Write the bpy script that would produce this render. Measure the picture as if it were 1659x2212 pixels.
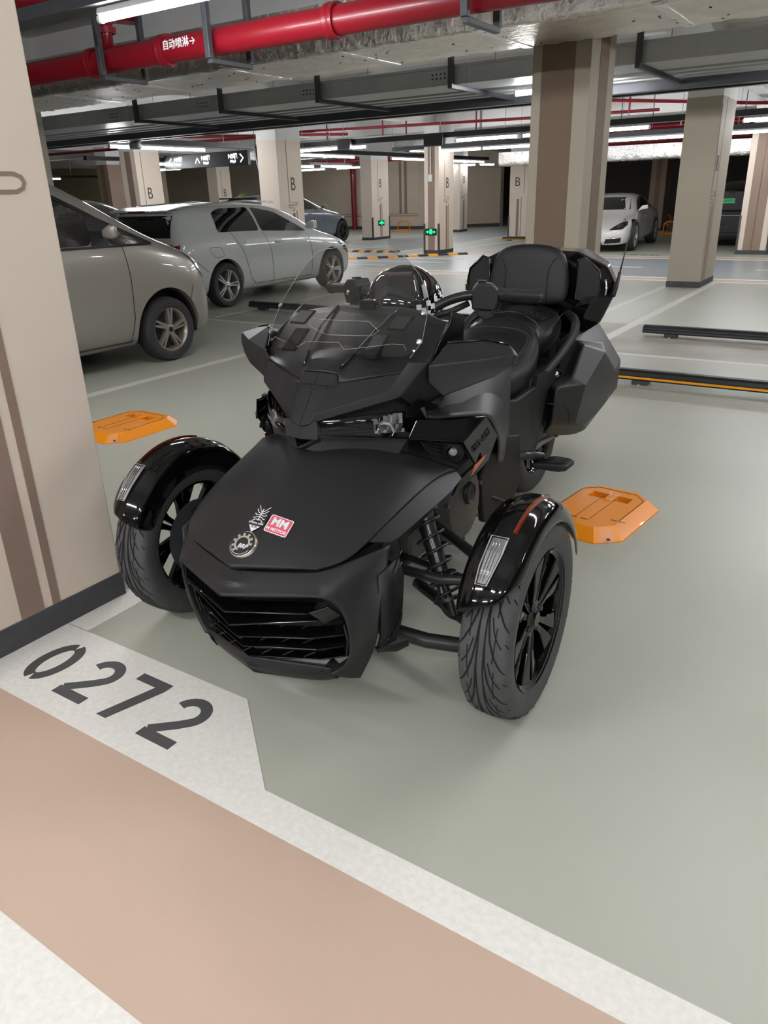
import bpy, bmesh, math, random
from math import sin, cos, pi, radians
from mathutils import Vector, Matrix
random.seed(7)
for _o in list(bpy.data.objects): bpy.data.objects.remove(_o)
S = bpy.context.scene
COL = S.collection
# ------------------------------------------------------------------ camera
def make_camera():
    yaw, pitch, roll = -0.588336, 0.39903, -0.029785
    f = Vector((sin(yaw)*cos(pitch), cos(yaw)*cos(pitch), -sin(pitch)))
    r = f.cross(Vector((0, 0, 1))).normalized(); u = r.cross(f)
    r2 = r*cos(roll)+u*sin(roll); u2 = -r*sin(roll)+u*cos(roll)
    cd = bpy.data.cameras.new('camera'); co = bpy.data.objects.new('camera', cd); COL.objects.link(co)
    co.matrix_world = Matrix(((r2.x, u2.x, -f.x, 0), (r2.y, u2.y, -f.y, 0), (r2.z, u2.z, -f.z, 1.40), (0, 0, 0, 1)))
    cd.sensor_fit = 'VERTICAL'; cd.sensor_height = 36; cd.lens = 36*1627.95/2212; cd.clip_start = .02; cd.clip_end = 200
    S.camera = co
make_camera()
# ------------------------------------------------------------------ light and exposure
EXPOSURE = 1.22
TUBE = 64.0        # emission of every LED tube
WORLD = 0.16
S.view_settings.view_transform = 'Standard'; S.view_settings.look = 'None'
S.view_settings.exposure = EXPOSURE; S.view_settings.gamma = 1; S.view_settings.use_curve_mapping = False
wd = bpy.data.worlds.new('world'); S.world = wd; wd.use_nodes = True
wd.node_tree.nodes['Background'].inputs[0].default_value = (.97, .98, 1, 1)
wd.node_tree.nodes['Background'].inputs[1].default_value = WORLD
S.cycles.use_denoising = True
S.cycles.max_bounces = 6; S.cycles.diffuse_bounces = 4; S.cycles.glossy_bounces = 4; S.cycles.transmission_bounces = 6; S.cycles.transparent_max_bounces = 12
S.cycles.sample_clamp_indirect = 6
S.cycles.caustics_reflective = False; S.cycles.caustics_refractive = False
# ------------------------------------------------------------------ materials
def lin(c):
    return tuple(((v/255)/12.92 if v/255 <= .04045 else (((v/255)+.055)/1.055)**2.4) for v in c)
def mat(name, col, rough=.5, metal=0, coat=0, noise=None, bump=None, trans=0, ior=1.45, emit=None, spec=.5, sheen=0, coat_rough=.03, alpha=1):
    """col in sRGB 0..255. noise=(scale, amount[, detail]) mottles the colour; bump=(scale, strength, dist)."""
    m = bpy.data.materials.new(name); m.use_nodes = True
    nt = m.node_tree; b = nt.nodes['Principled BSDF']; L = nt.links
    c = lin(col)
    b.inputs['Base Color'].default_value = (*c, 1); b.inputs['Roughness'].default_value = rough
    b.inputs['Metallic'].default_value = metal; b.inputs['Coat Weight'].default_value = coat; b.inputs['Coat Roughness'].default_value = coat_rough
    b.inputs['Transmission Weight'].default_value = trans; b.inputs['IOR'].default_value = ior
    b.inputs['Specular IOR Level'].default_value = spec; b.inputs['Alpha'].default_value = alpha
    if sheen: b.inputs['Sheen Weight'].default_value = sheen
    if emit:
        b.inputs['Emission Color'].default_value = (*lin(emit[0]), 1); b.inputs['Emission Strength'].default_value = emit[1]
    if noise or bump:
        tc = nt.nodes.new('ShaderNodeTexCoord')
    if noise:
        n = nt.nodes.new('ShaderNodeTexNoise'); n.inputs['Scale'].default_value = noise[0]; n.inputs['Detail'].default_value = noise[2] if len(noise) > 2 else 5
        L.new(tc.outputs['Object'], n.inputs['Vector'])
        r = nt.nodes.new('ShaderNodeMapRange'); r.inputs['From Min'].default_value = .3; r.inputs['From Max'].default_value = .7
        r.inputs['To Min'].default_value = 1-noise[1]; r.inputs['To Max'].default_value = 1+noise[1]
        L.new(n.outputs['Fac'], r.inputs['Value'])
        mx = nt.nodes.new('ShaderNodeVectorMath'); mx.operation = 'SCALE'; mx.inputs[0].default_value = c
        L.new(r.outputs[0], mx.inputs['Scale']); L.new(mx.outputs[0], b.inputs['Base Color'])
    if bump:
        n2 = nt.nodes.new('ShaderNodeTexNoise'); n2.inputs['Scale'].default_value = bump[0]; n2.inputs['Detail'].default_value = 4
        L.new(tc.outputs['Object'], n2.inputs['Vector'])
        bp = nt.nodes.new('ShaderNodeBump'); bp.inputs['Strength'].default_value = bump[1]; bp.inputs['Distance'].default_value = bump[2]
        L.new(n2.outputs['Fac'], bp.inputs['Height']); L.new(bp.outputs[0], b.inputs['Normal'])
    return m
M = {}
M['sage'] = mat('sage_epoxy', (172, 173, 160), .42, noise=(1.1, .035), bump=(260, .12, .002))
M['tan'] = mat('tan_epoxy', (193, 168, 150), .42, noise=(1.2, .03), bump=(260, .12, .002))
M['white_paint'] = mat('white_floor_paint', (226, 223, 216), .6, noise=(60, .06, 8), bump=(160, .25, .002))
M['line'] = mat('bay_line_paint', (205, 202, 194), .5, noise=(40, .04))
M['lane'] = mat('grey_lane_epoxy', (158, 163, 166), .3, noise=(.8, .05))
M['digit'] = mat('dark_stencil_paint', (78, 77, 78), .6, noise=(50, .06))
M['grime'] = mat('worn_floor', (158, 152, 141), .5, noise=(2.2, .2, 8))
M['cream'] = mat('cream_wall_paint', (226, 211, 195), .75, noise=(1.3, .02), bump=(7, .12, .01))
M['beige'] = mat('beige_wall_paint', (204, 190, 172), .75, noise=(1.3, .02), bump=(40, .06, .004))
M['beige_shaded'] = mat('shaded_beige_paint', (172, 162, 145), .75, noise=(1.3, .02), bump=(40, .06, .004))  # darker copy of beige: shade on these columns is put into the colour
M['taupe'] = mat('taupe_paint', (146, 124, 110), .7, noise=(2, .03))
M['stripe'] = mat('brown_stripe_paint', (146, 124, 112), .7, noise=(9, .04))
M['brown'] = mat('brown_paint', (120, 100, 84), .7, noise=(2, .03))
M['kerb'] = mat('charcoal_skirting', (72, 71, 74), .6, noise=(12, .12), bump=(30, .3, .004))
M['slab'] = mat('ceiling_paint', (224, 222, 220), .85, noise=(.7, .03))
M['slab_dark'] = mat('dark_service_ceiling', (88, 88, 92), .85)
M['galv'] = mat('galvanised_steel', (176, 178, 178), .42, .35, noise=(6, .05))
M['galv_dark'] = mat('dark_grey_steel', (74, 76, 80), .45, .3)
M['black_steel'] = mat('black_track', (34, 35, 38), .4)
M['red'] = mat('red_pipe_paint', (128, 12, 28), .38, coat=.15)
M['foil'] = mat('aluminium_foil_wrap', (244, 241, 238), .34, 1, bump=(13, .75, .03))
M['foil_flat'] = mat('foil_faced_board', (232, 226, 218), .42, .85, noise=(5, .10), bump=(18, .6, .02))
M['white_metal'] = mat('white_enamel', (225, 225, 225), .4)
M['orange'] = mat('orange_enamel', (238, 143, 12), .32, coat=.35, bump=(30, .08, .003))
M['black_hole'] = mat('black_plastic', (16, 16, 17), .45)
M['rubber'] = mat('tyre_rubber', (46, 45, 46), .62, bump=(180, .1, .001))
M['tyre_bike'] = mat('tyre_rubber_worn', (70, 69, 70), .66, noise=(30, .12, 6))
M['groove'] = mat('tyre_groove', (12, 12, 12), .9)
M['rubber_black'] = mat('black_rubber', (22, 22, 23), .55)
M['glass_dark'] = mat('tinted_car_glass', (14, 15, 17), .04, coat=1, spec=.6)
M['chrome'] = mat('chrome', (225, 225, 228), .08, 1)
M['alloy'] = mat('silver_alloy', (188, 186, 184), .28, .75)
M['alloy_warm'] = mat('warm_grey_alloy', (150, 142, 132), .35, .6)
M['yellow'] = mat('yellow_stripe', (236, 160, 20), .4)
M['white'] = mat('white_print', (235, 235, 235), .5)
M['amber'] = mat('amber_lens', (112, 36, 4), .22, coat=.6)
M['red_lens'] = mat('red_lens', (120, 10, 14), .12, coat=1)
M['lens'] = mat('clear_lens', (250, 250, 252), .03, trans=1, ior=1.4)
M['led_far'] = mat('dimmed_led_tube', (255, 255, 255), .5, emit=((250, 252, 255), TUBE*.3))
M['led_mid'] = mat('led_tube_half', (255, 255, 255), .5, emit=((250, 252, 255), TUBE*.6))
M['led_near'] = mat('led_tube_bright', (255, 255, 255), .5, emit=((250, 252, 255), TUBE*1.3))
M['led'] = mat('led_tube', (255, 255, 255), .5, emit=((250, 252, 255), TUBE))
def emis(name, c, s): return mat(name, (0, 0, 0), .6, emit=(c, s))
# ------------------------------------------------------------------ mesh helpers
def tag(o, label, cat, group=None):
    o['label'] = label; o['category'] = cat
    if group: o['group'] = group
    return o
def empty(name, loc=(0, 0, 0), rz=0, label=None, cat=None, group=None):
    o = bpy.data.objects.new(name, None); COL.objects.link(o); o.location = loc; o.rotation_euler = (0, 0, rz); o.empty_display_size = .1
    if label: tag(o, label, cat, group)
    return o
class MB:
    """collects shapes and links them as one mesh object"""
    def __init__(s): s.v = []; s.f = []; s.m = []; s.mats = []
    def add(s, vs, fs, mi=0):
        n = len(s.v); s.v += [tuple(p) for p in vs]; s.f += [tuple(i+n for i in f) for f in fs]; s.m += [mi]*len(fs); return s
    def box(s, x0, x1, y0, y1, z0, z1, mi=0):
        v = [(x, y, z) for z in (z0, z1) for y in (y0, y1) for x in (x0, x1)]
        return s.add(v, [(0, 2, 3, 1), (4, 5, 7, 6), (0, 1, 5, 4), (2, 6, 7, 3), (0, 4, 6, 2), (1, 3, 7, 5)], mi)
    def quad(s, a, b, c, d, mi=0): return s.add([a, b, c, d], [(0, 1, 2, 3)], mi)
    def poly(s, pts, mi=0): return s.add(pts, [tuple(range(len(pts)))], mi)
    def prism(s, pts, off, mi=0):
        """closed solid: polygon pts and the same polygon moved by off"""
        n = len(pts); off = Vector(off)
        v = [Vector(p) for p in pts]+[Vector(p)+off for p in pts]
        f = [tuple(range(n-1, -1, -1)), tuple(range(n, 2*n))]+[(i, (i+1) % n, n+(i+1) % n, n+i) for i in range(n)]
        return s.add(v, f, mi)
    def tube(s, pts, r, n=12, mi=0, cap=True, closed=False):
        pts = [Vector(p) for p in pts]; k = len(pts)
        rr = r if isinstance(r, (list, tuple)) else [r]*k
        base = len(s.v); vs = []; prev = None
        for i, p in enumerate(pts):
            if closed: t = pts[(i+1) % k]-pts[i-1]
            else: t = pts[min(i+1, k-1)]-pts[max(i-1, 0)]
            t.normalize()
            if prev is None:
                a = Vector((0, 0, 1)) if abs(t.z) < .9 else Vector((1, 0, 0))
                x = t.cross(a).normalized()
            else: x = (prev-t*prev.dot(t)).normalized()
            prev = x; y = t.cross(x)
            for j in range(n):
                an = 2*pi*j/n; vs.append(p+(x*cos(an)+y*sin(an))*rr[i])
        fs = []
        for i in range(k if closed else k-1):
            i2 = (i+1) % k
            for j in range(n): fs.append((i*n+j, i*n+(j+1) % n, i2*n+(j+1) % n, i2*n+j))
        if cap and not closed: fs += [tuple(range(n-1, -1, -1)), tuple((k-1)*n+j for j in range(n))]
        return s.add(vs, fs, mi)
    def rev(s, prof, org, axis, n=32, mi=0, a0=0, a1=2*pi, ref=None):
        """revolve profile [(radius, along)] around axis through org"""
        ax = Vector(axis).normalized(); org = Vector(org)
        a = Vector(ref) if ref else (Vector((0, 0, 1)) if abs(ax.z) < .9 else Vector((1, 0, 0)))
        x = (a-ax*a.dot(ax)).normalized(); y = ax.cross(x); full = abs(a1-a0-2*pi) < 1e-6; m = n if full else n+1
        vs = []
        for i in range(m):
            an = a0+(a1-a0)*i/n
            for (r, h) in prof: vs.append(org+ax*h+(x*cos(an)+y*sin(an))*r)
        k = len(prof); fs = []
        for i in range(n):
            i2 = (i+1) % m
            for j in range(k-1): fs.append((i*k+j, i*k+j+1, i2*k+j+1, i2*k+j))
        return s.add(vs, fs, mi)
    def loft(s, secs, mi=0, closed=False, caps=False):
        n = len(secs[0]); vs = [p for c in secs for p in c]; fs = []
        for i in range(len(secs)-1):
            for j in range(n if closed else n-1):
                j2 = (j+1) % n; fs.append((i*n+j, i*n+j2, (i+1)*n+j2, (i+1)*n+j))
        if caps: fs += [tuple(range(n-1, -1, -1)), tuple((len(secs)-1)*n+j for j in range(n))]
        return s.add(vs, fs, mi)
    def build(s, name, mats, parent=None, smooth=False, bevel=0, sub=0, solid=0, weld=False, kind=None, auto=None, seg=2, soff=-1, label=None):
        me = bpy.data.meshes.new(name); me.from_pydata([tuple(p) for p in s.v], [], s.f); me.update()
        for m in (mats if isinstance(mats, (list, tuple)) else [mats]): me.materials.append(M[m] if isinstance(m, str) else m)
        for p, mi in zip(me.polygons, s.m): p.material_index = mi
        bm = bmesh.new(); bm.from_mesh(me)
        if weld: bmesh.ops.remove_doubles(bm, verts=bm.verts, dist=.0004)
        bmesh.ops.recalc_face_normals(bm, faces=bm.faces)
        if smooth:
            for f in bm.faces: f.smooth = True
        if auto:
            for e in bm.edges:
                if len(e.link_faces) == 2 and e.calc_face_angle(0) > radians(auto): e.smooth = False
        bm.to_mesh(me); bm.free()
        o = bpy.data.objects.new(name, me); COL.objects.link(o)
        if parent: o.parent = parent
        if kind: o['kind'] = kind
        if label: o['label'] = label
        if solid:
            d = o.modifiers.new('thickness', 'SOLIDIFY'); d.thickness = solid; d.offset = soff
        if sub:
            d = o.modifiers.new('subdivide', 'SUBSURF'); d.levels = sub; d.render_levels = sub
        if bevel:
            d = o.modifiers.new('bevel', 'BEVEL'); d.width = bevel; d.segments = seg; d.limit_method = 'ANGLE'; d.angle_limit = radians(30)
        return o
def box(name, b, m, parent=None, bevel=0, kind=None):
    return MB().box(*b).build(name, m, parent, bevel=bevel, kind=kind)
def copy_tree(o, parent=None):
    c = o.copy(); COL.objects.link(c)
    if parent: c.parent = parent
    for ch in list(o.children): copy_tree(ch, c)
    return c
def text_mesh(name, body, size, mtx, m, parent=None, extrude=.001, align='CENTER', sx=1, shear=0, kind=None, bold=0, label=None):
    cu = bpy.data.curves.new(name, 'FONT'); cu.body = body; cu.size = size; cu.extrude = extrude; cu.align_x = align; cu.align_y = 'CENTER'; cu.offset = bold; cu.shear = shear
    t = bpy.data.objects.new(name, cu); COL.objects.link(t)
    dg = bpy.context.evaluated_depsgraph_get(); me = bpy.data.meshes.new_from_object(t.evaluated_get(dg))
    bpy.data.objects.remove(t)
    me.materials.clear(); me.materials.append(M[m] if isinstance(m, str) else m); me.transform(Matrix.Diagonal((sx, 1, 1, 1))); me.transform(mtx)
    o = bpy.data.objects.new(name, me); COL.objects.link(o)
    if parent: o.parent = parent
    if kind: o['kind'] = kind
    if label: o['label'] = label
    return o
def frame(o, x, y):
    """matrix with origin o, x axis, y axis"""
    x = Vector(x).normalized(); y = Vector(y); y = (y-x*y.dot(x)).normalized(); z = x.cross(y); o = Vector(o)
    return Matrix(((x.x, y.x, z.x, o.x), (x.y, y.y, z.y, o.y), (x.z, y.z, z.z, o.z), (0, 0, 0, 1)))
# ================================================================== THE GARAGE
def struct(name, mb, m, parent=None, **k): return mb.build(name, m, parent, kind='structure', **k)
floor = struct('floor', MB().box(-45, 14, -9, 48, -.2, 0), 'sage')
def paint(name, rects, m, z, pts=None):
    mb = MB()
    for (x0, x1, y0, y1) in rects: mb.box(x0, x1, y0, y1, 0, z)
    for p in pts or []: mb.prism([(x, y, 0) for x, y in p], (0, 0, z))
    return struct(name, mb, m, floor)
# our own aisle: white edge, tan strip, white band with the bay number
paint('grey_lane', [(-9.3, 14, -4.6, .30)], 'lane', .0010)
paint('white_band', [(-9.3, 14, .30, .502)], 'white_paint', .0016)
paint('tan_strip', [(-9.3, 14, .502, .972)], 'tan', .0012)
paint('white_band', [(-2.30, 14, .972, 1.073), (-2.30, -2.17, 1.33, 1.75), (-9.3, -2.30, .972, 1.073)], 'white_paint', .0016, pts=[[(-2.30, 1.073), (-1.108, 1.073), (-1.407, 1.332), (-2.30, 1.332)]])
# lines between the bays
for x0, x1, y0, y1 in ((-2.25, -2.17, 1.75, 6.95), (-5.22, -5.12, 1.07, 6.95), (.35, .45, 1.07, 6.95), (-8.0, -7.9, 1.07, 6.95), 
                       (-2.96, -2.86, 7.9, 12.3), (-2.40, -2.29, 7.1, 13.0), (.3, .4, 7.1, 13.0), (-5.35, -5.25, 7.1, 13.0), (-7.30, -7.22, 7.1, 13.0), (-9.6, -9.5, 7.1, 13.0), (-8.1, -8.02, 4.8, 6.95)):
    paint('bay_line', [(x0, x1, y0, y1)], 'line', .0012)
paint('rear_bay_line', [(-9.5, 8, 6.90, 6.98)], 'line', .0011)
paint('drain_strip', [(-9.5, 8, 7.30, 7.42)], 'grime', .0009)
paint('worn_patch', [(-9.5, 8, 6.98, 7.30), (-2.9, 2.5, 7.42, 8.6)], 'grime', .0006)
# the far aisle with its lane and arrows
paint('tan_strip', [(-8.9, 8, 13.0, 13.35)], 'tan', .0011); paint('white_band', [(-9.2, 8, 12.93, 13.02)], 'white_paint', .0013); paint('white_band', [(-9.2, 8, 13.35, 13.47)], 'white_paint', .0013)
paint('grey_lane', [(-15, 8, 13.47, 16.95)], 'lane', .0008)
paint('grey_lane', [(-14.6, -11.1, 1, 13.47), (-14.6, -11.1, 16.95, 29)], 'lane', .0008)
paint('white_band', [(-9.4, 8, 16.95, 17.10)], 'white_paint', .0013); paint('tan_strip', [(-9.4, 8, 17.10, 17.5)], 'tan', .0011); paint('white_band', [(-9.4, 8, 17.5, 17.6)], 'white_paint', .0013)
for x0, x1 in ((-11.6, -8.3), (-6.4, -4.05), (-2.1, .3)): paint('lane_dash', [(x0, x1, 15.0, 15.12)], 'white_paint', .0014)
paint('arrow_marking', [(-10.2, -8.2, 15.9, 16.05)], 'white_paint', .0014, pts=[[(-8.2, 15.62), (-7.2, 15.97), (-8.2, 16.35)]])
paint('arrow_marking', [(-10.9, -9.2, 14.1, 14.22)], 'white_paint', .0014, pts=[[(-10.9, 13.9), (-11.6, 14.16), (-10.9, 14.45)]])
paint('crossing_line', [(-11.1, -11.0, 17, 29)], 'white_paint', .0013); paint('crossing_line', [(-14.7, -14.6, 17, 29)], 'white_paint', .0013)
paint('crossing_line', [(-9.9, -9.8, 17.8, 29)], 'white_paint', .0013)
paint('lane_dash', [(-12.9, -12.8, 18, 20), (-12.9, -12.8, 21.5, 23.5)], 'white_paint', .0014)
for i in range(6): paint('bay_line', [(-8.9+i*2.45 if i != 3 else -2.3, -8.82+i*2.45 if i != 3 else -2.2, 17.6, 22.6)], 'line', .0012)
# bay numbers painted for the bays behind (each bay: four small digits)
for x, y, s in ((-4.55, 12.7, '0334'), (-4.9, 17.85, '0287')):
    text_mesh('number_marking', s, .3, Matrix.Translation((x, y, .002)) @ Matrix.Rotation(pi, 4, 'Z'), 'digit', floor, .0005, sx=1.5, kind='structure')
# stencilled digits 0272, tops towards the bay
def stroke(pts, w):
    """flat ribbon polygon list along a path"""
    P = [Vector((x, y)) for x, y in pts]; out = []
    L, R = [], []
    for i, p in enumerate(P):
        t = (P[min(i+1, len(P)-1)]-P[max(i-1, 0)]).normalized(); n = Vector((-t.y, t.x))
        L.append(p+n*w/2); R.append(p-n*w/2)
    return [[(L[i].x, L[i].y), (R[i].x, R[i].y), (R[i+1].x, R[i+1].y), (L[i+1].x, L[i+1].y)] for i in range(len(P)-1)]
def digit(ch, x, y, h=.215):
    w = h*.62; t = h*.165; polys = []
    X = lambda a: a*w; Y = lambda a: a*h
    if ch == '0':
        for side in (-1, 1):
            pts = []
            for k in range(0, 15):
                an = radians(-84+k*12) if side > 0 else radians(96+k*12)
                pts.append((w/2+(w/2-t/2)*cos(an)*1.02, h/2+(h/2-t/2)*sin(an)))
            polys += stroke(pts, t)
    if ch == '2':
        pts = [(w/2+(w/2-t/2)*cos(radians(a)), h-w/2+(w/2-t/2)*sin(radians(a))) for a in range(168, -46, -12)]
        pts += [(w*.60, h*.42), (w*.10, t*.9)]
        polys += stroke(pts, t); polys += [[(0, 0), (w, 0), (w, t), (0, t)]]
    if ch == '7':
        polys += [[(0, h-t), (w, h-t), (w, h), (0, h)], [(w*.28, 0), (w*.28+t*1.15, 0), (w, h-t), (w, h), (w-t*1.1, h-t*.6)]]
    mb = MB()
    for i_, q in enumerate(polys): mb.prism([(x+a, y+b, 0) for a, b in q], (0, 0, .0022+.00004*i_))
    o = struct('number_digit', mb, 'digit', floor); return o
for ch, x in zip('0272', (-2.165, -1.965, -1.785, -1.575)): digit(ch, x, 1.047)
# speed humps: black and yellow blocks across the far crossing
def hump(x0, y0, x1, y1, n, label):
    e = empty('speed_hump', (x0, y0, 0), 0, label, 'speed hump'); d = Vector((x1-x0, y1-y0, 0)); L = d.length; d /= L; nn = Vector((-d.y, d.x, 0))
    for i in range(n):
        mb = MB(); a = d*(L*i/n); b = d*(L*(i+.97)/n)
        prof = [(-.17, .002), (-.1, .035), (0, .045), (.1, .035), (.17, .002)]
        mb.loft([[a+nn*p+Vector((0, 0, z)) for p, z in prof], [b+nn*p+Vector((0, 0, z)) for p, z in prof]], closed=True, caps=True)
        mb.build('block', 'yellow' if i % 2 == 0 else 'black_hole', e)
    return e
hump(-11.0, 15.2, -8.9, 17.3, 12, 'black and yellow speed hump nearer the bays at the lane crossing')
hump(-13.2, 17.3, -11.0, 17.5, 12, 'black and yellow speed hump across the side lane by the column')

# ---- ceiling and walls
struct('ceiling', MB().box(-45, 14, -9, 48, 3.35, 3.6), 'slab')
def beam(b, m='slab', name='ceiling_beam'): return struct(name, MB().box(*b), m)
for y in (-5, 1.1, 7.1, 12.6, 18.9, 23.3): beam((-45, 14, y-.17, y+.17, 2.86, 3.35))
for x in (-33, -22, -14.8, -10.0, -2.66, 5): beam((x-.15, x+.15, -9, 48, 2.9, 3.35))
struct('wall_rear', MB().box(-45, -17.2, 29, 29.3, 0, 3.4), 'beige')
struct('wall_side', MB().prism([(-17.2, 29, 0), (-14.7, 31.6, 0), (-14.7, 31.9, 0), (-17.4, 29.3, 0)], (0, 0, 3.4)), 'beige')
struct('wall_recess', MB().box(-14.7, -13.0, 33.5, 33.8, 0, 3.4), 'taupe')
struct('wall_far', MB().box(-13.0, 14, 33.5, 33.8, 0, 3.4), mat('unlit_wall_paint', (66, 59, 54), .8))  # gloom of the back bays is put into this wall's colour
struct('wall_front', MB().box(-45, 14, -9.3, -9, 0, 3.4), 'beige')
struct('wall_right', MB().box(14, 14.3, -9, 48, 0, 3.4), 'beige')
struct('wall_left', MB().box(-45.3, -45, -9, 48, 0, 3.4), 'beige')
struct('wall_end', MB().box(-45, -13, 47.7, 48, 0, 3.4), 'beige')
struct('baseboard_rear', MB().box(-45, -17.2, 28.96, 29, 0, .13), 'kerb')
struct('baseboard_far', MB().box(-13.0, 14, 33.46, 33.5, 0, .13), 'kerb')
struct('baseboard_side', MB().prism([(-17.23, 28.95, 0), (-14.68, 31.57, 0), (-14.7, 31.6, 0), (-17.25, 29, 0)], (0, 0, .13)), 'kerb')
# painted stripes and dado lines on the rear wall
for i, x in enumerate((-18.05, -17.78)): struct('trim_%d' % (i+1), MB().box(x-.07 if i else x-.05, x+.05, 28.985, 29, .62, 3.2), 'stripe')
struct('trim_3', MB().box(-22, -17.2, 28.99, 29, .52, .545).box(-22, -17.2, 28.99, 29, .60, .62), 'stripe')
struct('trim_4', MB().box(-24.5, -24.2, 28.98, 29, .62, 3.2).box(-24.0, -23.8, 28.98, 29, .62, 3.2), 'stripe')
struct('window_1', MB().box(-36.3, -34.2, 28.9, 29, .5, 2.2), emis('daylight_through_opening', (226, 236, 190), .5))
struct('window_2', MB().box(-27.1, -26.75, 28.9, 29, .95, 1.5), emis('daylight_through_gap', (170, 200, 80), .35))

# ---- columns
def column(x0, x1, y0, y1, label, ht=2.9, front=(), side=(), base='cream', paint_to=2.42, letter=None, logo=True, guards=(), b=None, kerb=.085):
    e = empty('column', ((x0+x1)/2, (y0+y1)/2, 0), 0, label, 'column', 'garage columns'); cx, cy = (x0+x1)/2, (y0+y1)/2
    X0, X1, Y0, Y1 = x0-cx, x1-cx, y0-cy, y1-cy
    MB().box(X0, X1, Y0, Y1, 0, paint_to).build('shaft', base, e, bevel=.006)
    if ht > paint_to: MB().box(X0+.002, X1-.002, Y0+.002, Y1-.002, paint_to, ht).build('unpainted_top', 'slab', e)
    MB().box(X0-.006, X1+.006, Y0-.006, Y1+.006, 0, kerb).build('skirting', 'kerb', e, bevel=.003)
    for (a, bb, z0, z1, m) in front: MB().box(X0+a, X0+bb, Y0-.0025, Y0, z0, min(z1, paint_to)).build('painted_stripe', m, e)
    for (a, bb, z0, z1, m) in side: MB().box(X1, X1+.0025, Y0+a, Y0+bb, z0, min(z1, paint_to)).build('painted_stripe', m, e)
    if letter:
        px, pz, sz = letter
        text_mesh('letter', 'B', sz, frame((X1+.004, Y0+px, pz), (0, 1, 0), (0, 0, 1)), 'digit', e, .001, sx=.82)
        def hook(pts): 
            mb = MB()
            for q in stroke(pts, .014): mb.prism([(X1+.002, Y0+a, z) for a, z in q], (.003, 0, 0))
            mb.build('painted_line', 'stripe', e)
        q = px-.04
        hook([(q-.1, 2.4), (q-.1, 1.30), (q+.12, 1.30), (q+.14, 1.275), (q+.12, 1.25), (q-.12, 1.25)][::1])
        hook([(q-.12, 1.25), (q-.13, 1.2), (q+.02, 1.2), (q+.05, 1.17), (q+.02, 1.15), (q-.02, 1.15)])
        MB().box(X1, X1+.0025, Y0+q-.02, Y0+q+.06, .09, 1.1).build('painted_stripe', 'stripe', e); MB().box(X1, X1+.0025, Y0+q+.1, Y0+q+.125, .09, 1.14).build('painted_stripe', 'stripe', e)
    for (gx, gy, gz0, gz1) in guards: MB().box(X0+gx-.02, X0+gx+.02, Y0+gy-.02, Y0+gy+.02, gz0, gz1).build('corner_guard', 'galv_dark', e)
    return e
c0 = column(-2.80, -2.28, .65, 1.585, 'nearest cream column with slanting brown stripes beside the number 0272', 2.9, paint_to=2.9, kerb=.095)
for a, b2 in (((.405, .59)), (.50, .615)): pass
# the slightly slanting painted stripes and the brown loop on the side facing the motorcycle
def c0s(pts, n='painted_stripe', m='stripe'):
    mb = MB(); mb.prism([(.26, y-1.1175, z) for y, z in pts], (.003, 0, 0)); mb.build(n, m, c0)
c0s([(1.172, .055), (1.259, .085), (1.259, 1.33), (1.172, 1.33)]); c0s([(1.293, .08), (1.323, .083), (1.323, 1.36), (1.293, 1.36)])
mb = MB()
for q in stroke([(.9, 1.487), (1.47, 1.487), (1.492, 1.478), (1.50, 1.462), (1.492, 1.446), (1.47, 1.437), (1.2, 1.437)], .012): mb.prism([(.26, a-1.1175, z) for a, z in q], (.003, 0, 0))
mb.build('painted_line', 'stripe', c0)
BR = [(.0, .09, 0, 3, 'beige'), (.09, .385, .09, 3, 'brown'), (.385, .51, 0, 3, 'beige')]
c1 = column(-2.93, -2.42, 6.86, 7.47, 'wide brown and cream striped column right behind the motorcycle seat', 2.9, paint_to=2.86, front=[(.085, .375, .085, 3, 'brown')], side=[(.215, .44, .085, 3, 'brown')], base='beige_shaded')
c2 = column(-2.89, -2.42, 12.15, 13.1, 'plain beige column standing right of the white sports saloon', 2.9, front=[], side=[(.30, .33, .085, 3, 'stripe')], base='beige_shaded', letter=(.16, 1.66, .3), paint_to=2.5)
c3 = column(-3.02, -2.42, 18.45, 19.2, 'pinkish column with broad brown stripe at the right frame edge', 2.9, front=[(.12, .46, .085, 3, 'taupe'), (.285, .292, .085, 3, 'stripe')], side=[(.2, .5, .085, 3, 'taupe')], guards=[(0, 0, 0, .78), (.6, 0, 0, .78)])
column(-11.0, -10.53, 6.9, 7.4, 'dim narrow column peeping out behind the nearest cream column', 2.9, base='beige')
c5 = column(-10.80, -10.31, 12.15, 12.88, 'cream column lettered B standing behind the white hatchback', 2.9, base='cream', letter=(.42, 1.62, .34), paint_to=2.4)
c6 = column(-15.05, -14.55, 12.35, 13.05, 'cream column lettered B left of the white hatchback roof', 2.9, front=[(.17, .36, .085, 3, 'taupe')], letter=(.3, 1.55, .34), guards=[(0, 0, 0, .7)])
c7 = column(-10.02, -9.62, 17.2, 17.95, 'column lettered B with brown front stripe and green exit sign', 2.9, front=[(.1, .29, .085, 3, 'taupe')], letter=(.42, 1.60, .34), guards=[(0, 0, 0, .7), (.4, 0, 0, .7)])
c8 = column(-15.22, -14.78, 22.0, 23.0, 'cream column with small green exit sign in front of the rear wall', 2.9, letter=(.5, 1.72, .36), guards=[(.44, 0, 0, .7), (.44, 1.0, 0, .7)])
c9 = column(-10.35, -9.75, 22.9, 23.6, 'far cream column lettered B just left of the wide brown column', 2.9, letter=None, guards=[(0, 0, 0, .7)])
text_mesh('letter', 'B', .36, frame((-.05, -.355, 1.62), (1, 0, 0), (0, 0, 1)), 'digit', c9, .001, sx=.9)
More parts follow.
